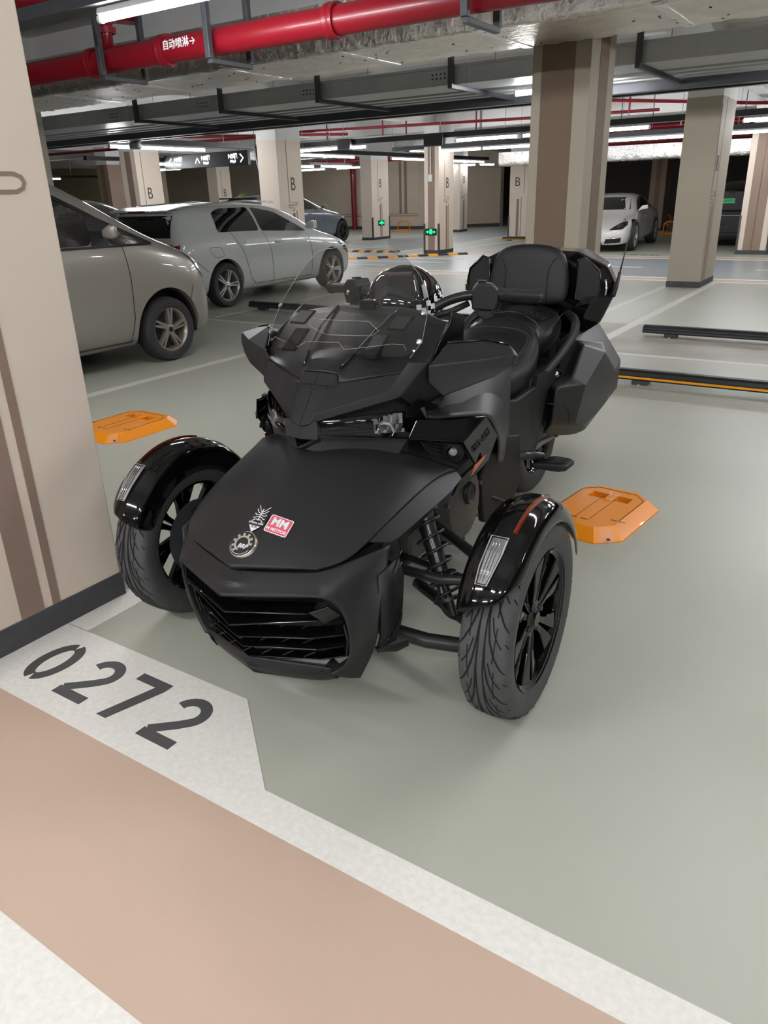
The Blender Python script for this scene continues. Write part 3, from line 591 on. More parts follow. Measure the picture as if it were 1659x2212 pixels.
# ================================================================== PARKED CARS
from mathutils.bvhtree import BVHTree
def resample(pts, seg, closed=True):
    P = [Vector(p) for p in pts]; out = []; n = len(P)
    for i in range(n if closed else n-1):
        a, b = P[i], P[(i+1) % n]; k = max(1, int(math.ceil((b-a).length/seg)))
        for j in range(k): out.append(a.lerp(b, j/k))
    if not closed: out.append(P[-1])
    return out
def rounded(pts, r, n=4):
    """round the corners of a 2D polygon"""
    P = [Vector(p) for p in pts]; out = []; N = len(P)
    for i in range(N):
        a, b, c = P[i-1], P[i], P[(i+1) % N]; u = (a-b); v = (c-b); q = min(r, u.length*.45, v.length*.45); p0 = b+u.normalized()*q; p1 = b+v.normalized()*q
        for k in range(n+1): t = k/n; out.append(p0*(1-t)**2+b*2*t*(1-t)+p1*t*t)
    return out
def cast(bvh, o, d, default):
    h = bvh.ray_cast(o, d); return h[0] if h[0] is not None else default
def patch(bvh, pts2, fn, d, m, name, parent, off=.004, rings=4, seg=.09, thick=0, rnd=0):
    """conforming panel: 2D polygon mapped to ray origins by fn, projected on the body along d"""
    P = resample(rounded(pts2, rnd) if rnd else pts2, seg); c = sum(P, Vector((0, 0)))/len(P); n = len(P); d = Vector(d); vs = []; last = None
    def hit(p):
        nonlocal last
        o = Vector(fn(p)); h = bvh.ray_cast(o, d)
        if h[0] is None or (h[0]-o).length > 5.5: 
            q = o+d*(last if last is not None else 1.0)
        else: q = h[0]; last = (q-o).length
        return q-d*off
    for k in range(rings):
        t = 1-k/rings
        for p in P: vs.append(hit(c+(p-c)*t))
    vs.append(hit(c)); fs = []
    for k in range(rings-1):
        for i in range(n): j = (i+1) % n; fs.append((k*n+i, k*n+j, (k+1)*n+j, (k+1)*n+i))
    for i in range(n): fs.append(((rings-1)*n+i, (rings-1)*n+(i+1) % n, rings*n))
    return MB().add(vs, fs).build(name, m, parent, smooth=True, auto=35, solid=thick)
def seam(bvh, pts2, fn, d, m, name, parent, w=.007, off=.0025, closed=False, seg=.06):
    P = resample(pts2, seg, closed); d = Vector(d); mb = MB(); H = []; k = len(P)
    for i, p in enumerate(P):
        t = (P[(i+1) % k if closed else min(i+1, k-1)]-P[i-1 if (i or closed) else 0]).normalized(); nn = Vector((-t.y, t.x))*w/2; r = []
        for s in (-1, 1):
            h = bvh.ray_cast(Vector(fn(p+nn*s)), d); r.append(h[0]-d*off if h[0] is not None else None)
        H.append(r)
    for i in range(k if closed else k-1):
        a, b = H[i], H[(i+1) % k]
        if None in a or None in b or (a[0]-b[0]).length > seg*4: continue
        mb.quad(a[0], a[1], b[1], b[0])
    return mb.build(name, m, parent, smooth=True)
def wheel(loc, side, r, rim, w, parent, spokes, alloy='alloy', name='wheel', hubcap=True, twist=0, double=False, steer=0):
    """side=+1: outer face towards +x"""
    e = empty(name, loc, 0); e.parent = parent; e.rotation_euler = (0, 0, steer); s = side; ax = (s, 0, 0); h = w/2
    MB().rev([(rim*.97, -h*.9), (rim*1.02, -h), (r*.93, -h*.98), (r*.985, -h*.7), (r, -h*.3), (r, h*.3), (r*.985, h*.7), (r*.93, h*.98), (rim*1.08, h), (rim*1.0, h*.93), (rim*.97, h*.8)], (0, 0, 0), ax, 48).build('tyre', 'rubber', e, smooth=True, auto=50)
    MB().rev([(rim*1.0, -h*.9), (rim*.9, -h*.8), (rim*.88, h*.5), (rim*.95, h*.85), (rim*1.01, h*.93), (rim*1.0, h*.8)], (0, 0, 0), ax, 48).build('rim_barrel', alloy, e, smooth=True, auto=40)
    MB().rev([(0, -h*.2), (rim*.86, -h*.2), (rim*.86, -h*.3), (0, -h*.3)], (0, 0, 0), ax, 32).build('brake_disc', 'galv_dark', e)
    n = spokes
    for k in range(n):
        for q in ((-1, 1) if double else (0,)):
            a = 2*pi*k/n; a2 = a+q*.12+twist; a1 = a+q*.20*(1 if double else 0)
            P = lambda rr, an, dx, x: Vector((s*x, rr*cos(an)-dx*sin(an), rr*sin(an)+dx*cos(an)))
            wi, wo = (.022, .016) if double else (.032, .028)
            mb = MB(); mb.loft([[P(rim*.18, a1, -wi*r*3, h*.35), P(rim*.18, a1, wi*r*3, h*.35), P(rim*.18, a1, wi*r*2.2, h*.75), P(rim*.18, a1, -wi*r*2.2, h*.75)],
                                [P(rim*.94, a2, -wo*r*3, h*.4), P(rim*.94, a2, wo*r*3, h*.4), P(rim*.95, a2, wo*r*2, h*.86), P(rim*.95, a2, -wo*r*2, h*.86)]], closed=True, caps=True)
            mb.build('spoke', alloy, e, bevel=.003)
    MB().rev([(0, h*.84), (rim*.15, h*.8), (rim*.26, h*.7), (rim*.28, h*.3)], (0, 0, 0), ax, 24).build('hub', alloy, e, smooth=True, auto=40)
    MB().rev([(0, h*.90), (rim*.11, h*.87), (rim*.125, h*.78)], (0, 0, 0), ax, 20).build('centre_cap', 'chrome' if hubcap else 'black_hole', e, smooth=True)
    mb = MB()
    return e
def car_body(stations, arches, m, parent, hw, name='body', sub=2):
    """stations: (y, [(x,z)...]) half sections from underside centre to roof centre; arches: (y, z, r)"""
    secs = []
    for y, sec in stations:
        half = [Vector((x*hw, y, z)) for x, z in sec]
        full = half+[Vector((-p.x, p.y, p.z)) for p in reversed(half[1:-1])]
        secs.append(full)
    mb = MB(); mb.loft(secs, closed=True, caps=True)
    tmp = mb.build('tmp', m, None, smooth=True, sub=sub)
    dg = bpy.context.evaluated_depsgraph_get(); me = bpy.data.meshes.new_from_object(tmp.evaluated_get(dg)); bpy.data.objects.remove(tmp)
    bmq = bmesh.new(); bmq.from_mesh(me); bvh = BVHTree.FromBMesh(bmq); bmq.free()
    o = bpy.data.objects.new('tmp2', me); COL.objects.link(o); cut = []
    for (y, z, r) in arches:
        for s in (-1, 1):
            c = MB().rev([(0, -.17), (r, -.17), (r, .3), (0, .3)], (s*(hw-.10), y, z), (s, 0, 0), 40).build('cut', m, None); cut.append(c)
            d = o.modifiers.new('b', 'BOOLEAN'); d.operation = 'DIFFERENCE'; d.object = c; d.solver = 'EXACT'
    bpy.context.view_layer.update(); dg = bpy.context.evaluated_depsgraph_get(); me2 = bpy.data.meshes.new_from_object(o.evaluated_get(dg)); bpy.data.objects.remove(o)
    for c in cut: bpy.data.objects.remove(c)
    bm = bmesh.new(); bm.from_mesh(me2)
    for f in bm.faces: f.smooth = True
    for e in bm.edges:
        if len(e.link_faces) == 2 and e.calc_face_angle(0) > radians(38): e.smooth = False
    me2.materials.clear(); me2.materials.append(M[m] if isinstance(m, str) else m)
    bm.to_mesh(me2); bm.free()
    for p in me2.polygons: p.material_index = 0
    b = bpy.data.objects.new(name, me2); COL.objects.link(b); b.parent = parent
    for (y, z, r) in arches:
        for s in (-1, 1):
            MB().rev([(r-.012, -.165), (r-.004, .02)], (s*(hw-.09), y, z), (s, 0, 0), 40, a0=-1.75, a1=1.75).build('wheel_arch_liner', 'black_hole', parent, smooth=True, solid=.004)
            MB().rev([(0, 0), (r-.02, 0)], (s*(hw-.25), y, z), (s, 0, 0), 40, a0=-1.75, a1=1.75).build('wheel_arch_liner', 'black_hole', parent, solid=.004)
    return b, bvh
def sec(sill, side, mid, shoulder, belt, rail, roof, und=.16):
    """half section from (x,z) pairs; x as a fraction of half width"""
    return [(0, und), (sill[0]*.8, und), sill, side, mid, shoulder, belt, rail, roof, (0, roof[1]+.012)]
RS = lambda hw: (lambda p: (hw+1.0, p.x, p.y)); FR = lambda y: (lambda p: (p.x, y, p.y)); XR = (-1, 0, 0)
def common_side(bvh, e, hw, panes, seams, handles, flap=None):
    for s, fnx, d in ((1, (lambda p: (hw+1.0, p.x, p.y)), (-1, 0, 0)), (-1, (lambda p: (-hw-1.0, p.x, p.y)), (1, 0, 0))):
        for P in panes: patch(bvh, P, fnx, d, 'glass_dark', 'side_window', e, off=.005, rings=4, rnd=.05)
        for P in seams: seam(bvh, P, fnx, d, 'black_hole', 'door_seam', e)
        for (y, z) in handles:
            h = bvh.ray_cast(Vector(fnx(Vector((y, z)))), Vector(d))
            if h[0] is not None: q = h[0]; MB().box(q.x-.004, q.x+s*.022, y-.085, y+.085, z-.012, z+.014).build('door_handle', BODY[0], e, bevel=.009)
        if flap: seam(bvh, flap, fnx, d, 'black_hole', 'fuel_flap_seam', e, closed=True, w=.005)
BODY = ['alloy']
# ---- grey people carrier (nose towards +y)
paint_van = mat('champagne_grey_car_paint', (146, 141, 134), .32, .35, coat=.8, coat_rough=.05); BODY[0] = paint_van
van = empty('people_carrier', (-6.42, 3.2, 0), 0, 'champagne grey people carrier cut off by the nearest column, nose to the right', 'car', 'parked cars')
hw = .845
st = [(-2.3, sec((.88, .30), (.97, .45), (.98, .8), (.97, 1.0), (.93, 1.10), (.80, 1.45), (.62, 1.62))),
      (-2.15, sec((.94, .24), (1, .45), (1.0, .8), (.99, 1.0), (.955, 1.10), (.83, 1.55), (.66, 1.72))),
      (-.8, sec((.95, .22), (1, .42), (1.0, .78), (.99, 1.0), (.96, 1.10), (.85, 1.60), (.68, 1.80))),
      (.45, sec((.95, .22), (1, .42), (1.0, .78), (.99, 1.0), (.96, 1.08), (.84, 1.56), (.66, 1.76))),
      (1.0, sec((.95, .22), (1, .42), (1.0, .78), (.99, 1.0), (.96, 1.07), (.86, 1.38), (.66, 1.56))),
      (1.50, sec((.95, .22), (1, .42), (1.0, .78), (.98, .98), (.95, 1.045), (.88, 1.16), (.64, 1.27))),
      (1.78, sec((.95, .22), (1, .42), (1.0, .76), (.97, .95), (.93, 1.01), (.82, 1.07), (.6, 1.115))),
      (2.10, sec((.93, .22), (.985, .42), (.97, .72), (.93, .88), (.87, .935), (.76, .975), (.5, .995))),
      (2.30, sec((.84, .22), (.91, .40), (.88, .62), (.82, .78), (.76, .84), (.64, .87), (.4, .88))),
      (2.385, sec((.62, .25), (.68, .38), (.66, .55), (.60, .68), (.56, .73), (.46, .75), (.3, .755)))]
b, bv = car_body(st, [(1.70, .292, .375), (-1.35, .292, .36)], paint_van, van, hw)
common_side(bv, van, hw, [[(-.35, 1.09), (.98, 1.075), (1.05, 1.32), (.50, 1.60), (-.35, 1.66)], [(1.17, 1.07), (1.62, 1.06), (1.19, 1.25)], [(-1.55, 1.12), (-.45, 1.10), (-.45, 1.66), (-1.5, 1.64)]],
            [[(1.29, 1.06), (1.31, .8), (1.295, .45), (1.25, .25)], [(-.40, 1.08), (-.42, .25)], [(.6, .245), (1.26, .245)]], [(-.2, .92)])
for s in (1,):
    patch(bv, [(.98, 1.06), (1.16, 1.06), (1.22, 1.24), (1.02, 1.34)], (lambda p: (hw+1, p.x, p.y)), XR, 'black_hole', 'mirror_base', van, off=.007)
    patch(bv, [(-.35, 1.065), (1.64, 1.045), (1.64, 1.062), (-.35, 1.085)], (lambda p: (hw+1, p.x, p.y)), XR, 'black_hole', 'window_trim', van, off=.009)
    patch(bv, [(.40, 1.655), (1.05, 1.335), (1.18, 1.265), (1.66, 1.06), (1.62, 1.055), (1.14, 1.26), (1.02, 1.31), (.40, 1.62)], (lambda p: (hw+1, p.x, p.y)), XR, 'black_hole', 'pillar_trim', van, off=.007)
    LF = lambda p: (hw*.8+.83*p.x+.85, 2.2-.55*p.x+1.25, p.y); LD = (-.55, -.83, 0)
    patch(bv, rounded([(.16, .97), (-.02, .90), (-.10, .72), (-.06, .68), (.05, .74)], .03), LF, LD, 'black_hole', 'headlamp_housing', van, off=.004)
    patch(bv, rounded([(.13, .95), (-.01, .88), (-.075, .73), (-.05, .70), (.04, .76)], .02), LF, LD, 'chrome', 'headlamp', van, off=.008)
    seam(bv, [(2.04, .66), (1.98, .52), (2.0, .46)], (lambda p: (hw+1, p.x, p.y)), XR, 'black_hole', 'bumper_seam', van)
    patch(bv, [(-.6, .235), (1.28, .235), (1.28, .25), (-.6, .25)], (lambda p: (hw+1, p.x, p.y)), XR, 'galv_dark', 'sill_trim', van, off=.004)
patch(bv, [(-.5, 1.09), (.5, 1.09), (.46, 1.52), (-.46, 1.52)], (lambda p: (p.x, 4.0, p.y)), (0, -1, 0), 'glass_dark', 'windscreen', van, off=.006)
patch(bv, [(-.42, .38), (.42, .38), (.48, .62), (-.48, .62)], (lambda p: (p.x, 4.0, p.y)), (0, -1, 0), 'black_hole', 'grille', van, off=.006)
MB().tube([(.50, 2.36, .64), (.60, 2.33, .60), (.62, 2.33, .40), (.56, 2.36, .37), (.30, 2.42, .37)], .012, 8).build('chrome_trim', 'chrome', van, smooth=True)
MB().tube([(.56, 2.37, .405), (.30, 2.42, .405)], .01, 8).build('chrome_trim', 'chrome', van, smooth=True)
# door mirror seen edge-on
mb = MB(); mb.loft([[(hw-.05, 1.13+a*.02, 1.16+z) for a, z in ((-1, -.03), (1, -.03), (1, .03), (-1, .03))], [(hw+.02, 1.16+a*.026, 1.17+z) for a, z in ((-1, -.055), (1, -.055), (1, .065), (-1, .065))], [(hw+.075, 1.17+a*.022, 1.17+z) for a, z in ((-1, -.045), (1, -.04), (1, .05), (-1, .06))]], closed=True, caps=True)
mv = mb.build('door_mirror', paint_van, van, smooth=True, bevel=.02, seg=3); MB().box(hw+.02, hw+.078, 1.178, 1.195, 1.150, 1.168).build('indicator', 'chrome', mv)
for y in (1.70, -1.35): wheel((hw-.105, y, .292), 1, .292, .198, .19, van, 5, 'alloy_warm', twist=.22, double=True, hubcap=False); wheel((-hw+.105, y, .292), -1, .292, .198, .19, van, 5, 'alloy_warm', twist=.22, double=True, hubcap=False)
# ---- white hatchback (nose towards +y)
paint_white = mat('white_car_paint', (200, 203, 200), .22, .0, coat=1, coat_rough=.03); BODY[0] = paint_white
golf = empty('hatchback', (-8.585, 9.12, 0), 0, 'white five-door hatchback with tinted windows, parked between van and column B', 'car', 'parked cars')
hw = .835
st = [(-2.04, sec((.82, .28), (.90, .42), (.92, .60), (.88, .74), (.82, .80), (.74, .86), (.5, .88))),
      (-2.0, sec((.90, .24), (.96, .42), (.975, .66), (.93, .84), (.88, .90), (.78, .96), (.6, .98))),
      (-1.92, sec((.93, .23), (.99, .42), (.995, .69), (.955, .89), (.90, .96), (.76, 1.10), (.6, 1.13))),
      (-1.82, sec((.94, .22), (1, .42), (1.0, .70), (.965, .90), (.92, .975), (.75, 1.21), (.6, 1.26))),
      (-1.70, sec((.94, .22), (1, .42), (1.0, .70), (.965, .90), (.92, .985), (.745, 1.25), (.58, 1.325))),
      (-1.2, sec((.95, .20), (1, .42), (1.0, .70), (.975, .89), (.925, .965), (.74, 1.26), (.56, 1.345))),
      (-.4, sec((.95, .20), (1, .42), (1.0, .70), (.975, .875), (.925, .94), (.745, 1.275), (.56, 1.365))),
      (.25, sec((.95, .20), (1, .42), (1.0, .70), (.975, .855), (.925, .915), (.755, 1.22), (.56, 1.31))),
      (.75, sec((.95, .20), (1, .42), (1.0, .69), (.97, .835), (.92, .885), (.82, 1.04), (.58, 1.12))),
      (1.05, sec((.95, .20), (1, .42), (1.0, .68), (.96, .80), (.90, .85), (.78, .895), (.55, .93))),
      (1.5, sec((.94, .20), (.99, .42), (.975, .64), (.93, .75), (.86, .79), (.72, .825), (.5, .84))),
      (1.82, sec((.86, .20), (.92, .40), (.90, .55), (.85, .64), (.78, .68), (.64, .705), (.4, .72))),
      (1.97, sec((.62, .22), (.68, .36), (.67, .48), (.62, .55), (.56, .58), (.46, .60), (.3, .61)))]
b, bv = car_body(st, [(-1.21, .298, .345), (1.22, .298, .345)], paint_white, golf, hw)
common_side(bv, golf, hw, [[(-1.25, .985), (-.42, .97), (-.45, 1.285), (-1.02, 1.28), (-1.20, 1.235)], [(-.37, .965), (.66, .915), (.46, 1.02), (.06, 1.21), (-.39, 1.285)]],
            [[(-1.02, .97), (-.84, .72), (-.72, .35), (-.60, .25)], [(-.36, .965), (-.26, .7), (-.22, .26)], [(.66, .88), (.70, .6), (.68, .26)], [(-.6, .26), (.68, .26)], [(-1.93, .70), (-1.72, .62), (-1.56, .50)]], [(-.86, .83), (-.06, .80)],
            flap=rounded([(-1.50, .80), (-1.28, .80), (-1.22, .68), (-1.36, .66), (-1.46, .72)], .04))
patch(bv, [(-.66, .95), (.66, .95), (.56, 1.215), (-.56, 1.215)], (lambda p: (p.x, -4.0, p.y)), (0, 1, 0), 'glass_dark', 'rear_window', golf, off=.006)
MB().loft([[(s*.56, -1.64, 1.325) for s in (-1, 1)], [(s*.56, -1.92, 1.282) for s in (-1, 1)], [(s*.56, -1.92, 1.262) for s in (-1, 1)], [(s*.56, -1.76, 1.25) for s in (-1, 1)]], closed=False).build('roof_spoiler', paint_white, golf, solid=.012, bevel=.006)
MB().box(-.16, .16, -1.937, -1.92, 1.262, 1.278).build('brake_light', 'red_lens', golf)
for s in (-1, 1):
    patch(bv, [(s*.54, .76), (s*.80, .74), (s*.78, .87), (s*.60, .87)], (lambda p: (p.x, -4.0, p.y)), (0, 1, 0), 'red_lens', 'tail_light', golf, off=.006)
    patch(bv, [(1.45, .72), (1.80, .60), (1.86, .50), (1.66, .54)], (lambda p: (s*(hw+1), p.x, p.y)), (-s, 0, 0), 'chrome', 'headlamp', golf, off=.006)
    mb = MB(); mb.loft([[(s*(hw-.04), .62+a, .97+z) for a, z in ((-.03, -.02), (.03, -.02), (.03, .03), (-.03, .03))], [(s*(hw+.07), .63+a, 1.0+z) for a, z in ((-.05, -.06), (.06, -.06), (.05, .06), (-.05, .06))], [(s*(hw+.16), .61+a, 1.0+z) for a, z in ((-.04, -.05), (.05, -.05), (.04, .05), (-.04, .05))]], closed=True, caps=True)
    mb.build('door_mirror', paint_white, golf, smooth=True, bevel=.02, seg=3)
    MB().tube([(s*hw*.60, -1.5, 1.33), (s*hw*.63, -.4, 1.37), (s*hw*.64, .2, 1.335)], .012, 8).build('roof_rail', 'chrome', golf, smooth=True)
patch(bv, [(-.5, .96), (.5, .96), (.44, 1.22), (-.44, 1.22)], (lambda p: (p.x, 4.0, p.y)), (0, -1, 0), 'glass_dark', 'windscreen', golf, off=.006)
for y in (-1.21, 1.22): wheel((hw-.09, y, .298), 1, .298, .212, .2, golf, 5, 'alloy', double=True); wheel((-hw+.09, y, .298), -1, .298, .212, .2, golf, 5, 'alloy', double=True)
# ---- grey SUV behind (nose towards +y)
paint_suv = mat('slate_grey_car_paint', (118, 124, 132), .25, .2, coat=1); BODY[0] = paint_suv
suv = empty('sport_utility_car', (-16.28, 19.5, 0), 0, 'slate grey SUV with black wheels behind column B, nose to the right', 'car', 'parked cars')
hw = .87
def suv_st(k=1.0, zt=0.0): return [(-2.25, sec((.80, .32), (.9, .5), (.92, .75), (.88, .9), (.8, 1.0), (.70, 1.2), (.5, 1.28))),
      (-2.1, sec((.92, .26), (.98, .48), (1, .78), (.97, .95), (.92, 1.04), (.76, 1.34), (.58, 1.43))),
      (-1.2, sec((.95, .24), (1, .48), (1, .78), (.98, .95), (.93, 1.03), (.78, 1.40), (.58, 1.50))),
      (-.2, sec((.95, .24), (1, .48), (1, .78), (.98, .94), (.93, 1.01), (.78, 1.38), (.58, 1.49))),
      (.35, sec((.95, .24), (1, .48), (1, .78), (.98, .93), (.93, 1.0), (.82, 1.24), (.6, 1.34))),
      (.85, sec((.95, .24), (1, .48), (1, .77), (.97, .92), (.92, .98), (.82, 1.06), (.6, 1.10))),
      (1.15, sec((.95, .24), (1, .48), (1, .76), (.96, .90), (.9, .955), (.78, .985), (.55, 1.0))),
      (1.8, sec((.94, .24), (.985, .46), (.97, .72), (.92, .84), (.84, .88), (.7, .905), (.45, .915))),
      (2.15, sec((.84, .24), (.9, .42), (.88, .62), (.82, .72), (.74, .76), (.6, .78), (.4, .79))),
      (2.27, sec((.6, .26), (.66, .40), (.65, .55), (.6, .63), (.54, .66), (.44, .68), (.3, .69)))]
b, bv = car_body(suv_st(), [(1.72, .33, .385), (-1.25, .33, .385)], paint_suv, suv, hw)
common_side(bv, suv, hw, [[(-1.3, 1.05), (-.40, 1.04), (-.42, 1.36), (-1.2, 1.36)], [(-.34, 1.04), (.55, 1.02), (.30, 1.20), (-.05, 1.34), (-.36, 1.36)]], [[(-.38, 1.03), (-.34, .3)], [(.70, 1.0), (.74, .3)], [(-1.1, 1.03), (-.85, .5), (-.8, .3)]], [(-.66, .92), (.02, .90)])
for s in (-1, 1):
    mb = MB(); mb.loft([[(s*(hw-.04), .62+a, 1.05+z) for a, z in ((-.03, -.02), (.03, -.02), (.03, .03), (-.03, .03))], [(s*(hw+.15), .62+a, 1.1+z) for a, z in ((-.05, -.06), (.06, -.06), (.05, .07), (-.05, .07))]], closed=True, caps=True); mb.build('door_mirror', paint_suv, suv, smooth=True, bevel=.02)
    patch(bv, [(1.70, .82), (2.1, .74), (2.12, .68), (1.75, .74)], (lambda p: (s*(hw+1), p.x, p.y)), (-s, 0, 0), 'chrome', 'headlamp', suv, off=.006)
    patch(bv, [(-.30*1.0-1.0, 1.034), (.6, 1.008), (.6, 1.022), (-1.3, 1.048)], (lambda p: (s*(hw+1), p.x, p.y)), (-s, 0, 0), 'chrome', 'window_trim', suv, off=.008)
patch(bv, [(-.5, 1.08), (.5, 1.08), (.46, 1.36), (-.46, 1.36)], (lambda p: (p.x, 4.0, p.y)), (0, -1, 0), 'glass_dark', 'windscreen', suv, off=.006)
MB().box(-.62, .62, -2.3, -2.05, 1.38, 1.42).build('roof_spoiler', 'black_hole', suv, bevel=.01)
for y in (1.72, -1.25): wheel((hw-.1, y, .33), 1, .33, .23, .2, suv, 5, 'black_steel', double=True, hubcap=False); wheel((-hw+.1, y, .33), -1, .33, .23, .2, suv, 5, 'black_steel', double=True, hubcap=False)
# ---- white sports saloon facing us
paint_pw = mat('pearl_white_car_paint', (222, 220, 216), .22, coat=1); BODY[0] = paint_pw
spo = empty('sports_saloon', (-6.42, 20.45, 0), pi+.10, 'white low sports saloon facing the camera right of the wide brown column', 'car', 'parked cars')
hw = .90
st = [(-2.25, sec((.7, .3), (.8, .45), (.84, .66), (.8, .76), (.72, .82), (.6, .86), (.4, .88))),
      (-2.0, sec((.92, .24), (.98, .42), (.99, .70), (.94, .82), (.85, .88), (.65, .96), (.5, .99))),
      (-1.3, sec((.94, .18), (1, .4), (1, .68), (.95, .82), (.86, .89), (.68, 1.12), (.5, 1.17))),
      (-.5, sec((.94, .17), (.98, .4), (.97, .64), (.93, .80), (.85, .87), (.68, 1.22), (.5, 1.28))),
      (.1, sec((.94, .17), (.98, .4), (.97, .64), (.93, .79), (.85, .86), (.70, 1.18), (.5, 1.25))),
      (.7, sec((.94, .17), (.98, .4), (.98, .64), (.94, .78), (.86, .83), (.74, .94), (.5, 1.0))),
      (1.0, sec((.94, .17), (.99, .4), (1, .64), (.96, .76), (.88, .80), (.7, .80), (.5, .81))),
      (1.6, sec((.94, .17), (.99, .38), (.99, .60), (.95, .69), (.84, .71), (.62, .66), (.4, .67))),
      (2.05, sec((.88, .17), (.94, .32), (.92, .46), (.86, .55), (.76, .57), (.58, .54), (.35, .54))),
      (2.25, sec((.66, .18), (.74, .28), (.73, .38), (.67, .44), (.6, .46), (.46, .455), (.3, .455)))]
b, bv = car_body(st, [(1.45, .33, .375), (-1.35, .33, .375)], paint_pw, spo, hw)
common_side(bv, spo, hw, [[(-1.2, .92), (.62, .86), (.2, 1.08), (-.2, 1.18), (-.7, 1.17)]], [[(.80, .8), (.82, .25)], [(-.3, .86), (-.3, .25)]], [(.0, .72)])
patch(bv, [(-.62, .90), (.62, .90), (.50, 1.17), (-.50, 1.17)], (lambda p: (p.x, 4.0, p.y)), (0, -1, 0), 'glass_dark', 'windscreen', spo, off=.006)
for s in (-1, 1):
    FRN = lambda p: (s*p.x, 4.0, p.y)
    patch(bv, rounded([(.42, .49), (.72, .50), (.80, .60), (.74, .68), (.58, .62)], .04), FRN, (0, -1, 0), 'black_hole', 'headlamp_housing', spo, off=.005)
    for dx, dz in ((.58, .55), (.64, .56), (.59, .59), (.65, .60)): patch(bv, [(dx-.018, dz-.01), (dx+.018, dz-.01), (dx+.018, dz+.01), (dx-.018, dz+.01)], FRN, (0, -1, 0), 'chrome', 'lamp_element', spo, off=.010)
    patch(bv, rounded([(.34, .20), (.70, .22), (.72, .33), (.40, .33)], .03), FRN, (0, -1, 0), 'black_hole', 'air_intake', spo, off=.005)
    patch(bv, [(.36, .30), (.70, .31), (.70, .325), (.36, .315)], FRN, (0, -1, 0), 'chrome', 'running_light', spo, off=.011)
    mb = MB(); mb.loft([[(s*(hw*.86), .62+a, .86+z) for a, z in ((-.03, -.02), (.03, -.02), (.03, .02), (-.03, .02))], [(s*(hw*.86+.09), .62+a, .93+z) for a, z in ((-.06, -.04), (.07, -.04), (.06, .05), (-.06, .05))], [(s*(hw*.86+.22), .60+a, .94+z) for a, z in ((-.05, -.04), (.05, -.04), (.04, .05), (-.05, .05))]], closed=True, caps=True); mb.build('door_mirror', paint_pw, spo, smooth=True, bevel=.025, seg=3)
patch(bv, rounded([(-.30, .17), (.30, .17), (.28, .25), (-.28, .25)], .02), (lambda p: (p.x, 4.0, p.y)), (0, -1, 0), 'black_hole', 'grille', spo, off=.006)
for y in (1.45, -1.35): wheel((hw-.09, y, .33), 1, .33, .25, .24, spo, 5, 'alloy', double=True); wheel((-hw+.09, y, .33), -1, .33, .25, .24, spo, 5, 'alloy', double=True)
# ---- black SUV with green plate in the dark bay
paint_bk = mat('blue_black_car_paint', (14, 16, 26), .25, coat=1); BODY[0] = paint_bk
bs = empty('sport_utility_car', (-3.72, 22.85, 0), pi, 'black SUV with a green number plate in the dark bay between two columns', 'car', 'parked cars')
hw = .90
b, bv = car_body(suv_st(), [(1.72, .33, .385), (-1.25, .33, .385)], paint_bk, bs, hw)
common_side(bv, bs, hw, [[(-1.3, 1.05), (.55, 1.02), (-.05, 1.34), (-1.2, 1.36)]], [[(-.38, 1.03), (-.34, .3)]], [(-.66, .92)])
patch(bv, [(-.5, 1.08), (.5, 1.08), (.46, 1.36), (-.46, 1.36)], (lambda p: (p.x, 4.0, p.y)), (0, -1, 0), 'glass_dark', 'windscreen', bs, off=.006)
MB().box(-.185, .185, 2.26, 2.275, .97, 1.09).build('plate_backing', 'black_hole', bs)
pl = MB().box(-.18, .18, 2.275, 2.28, .975, 1.085).build('number_plate', mat('plate_green', (60, 190, 110), .4), bs)
text_mesh('plate_text', '粤A·AH7011', .072, frame((0, 2.282, 1.03), (-1, 0, 0), (0, 0, 1)), 'black_hole', pl, .001)
MB().rev([(.03, 0), (.036, .008), (.042, 0)], (0.06, 2.26, 1.19), (0, 1, 0), 16).build('badge', 'chrome', bs); MB().box(-.16, -.02, 2.25, 2.262, 1.195, 1.207).build('badge_bar', 'chrome', bs)
MB().box(-.62, .62, 2.18, 2.262, .80, 1.25).build('grille', 'black_hole', bs, bevel=.03); MB().box(-.7, .7, 2.262, 2.268, .70, .712).build('chrome_strip', 'galv', bs); MB().box(-.7, .7, 2.2, 2.262, .3, .8).build('bumper', 'black_hole', bs, bevel=.03)
for y in (1.72, -1.25): wheel((hw-.1, y, .33), 1, .33, .23, .2, bs, 5, 'black_steel'); wheel((-hw+.1, y, .33), -1, .33, .23, .2, bs, 5, 'black_steel')
# ---- dark car farther away, only its roof shows over the hatchback
paint_dk = mat('dark_green_car_paint', (58, 66, 62), .3, coat=1); BODY[0] = paint_dk
dk = empty('estate_car', (-17.2, 12.9, 0), 0, 'dark green grey estate car, only its roof visible over the white hatchback', 'car', 'parked cars')
b, bv = car_body(suv_st(), [(1.72, .33, .385), (-1.25, .33, .385)], paint_dk, dk, hw)
common_side(bv, dk, hw, [[(-1.3, 1.05), (.55, 1.02), (-.05, 1.34), (-1.2, 1.36)]], [[(-.38, 1.03), (-.34, .3)]], [(-.66, .92)])
for y in (1.72, -1.25): wheel((hw-.1, y, .33), 1, .33, .23, .2, dk, 5, 'alloy'); wheel((-hw+.1, y, .33), -1, .33, .23, .2, dk, 5, 'alloy')
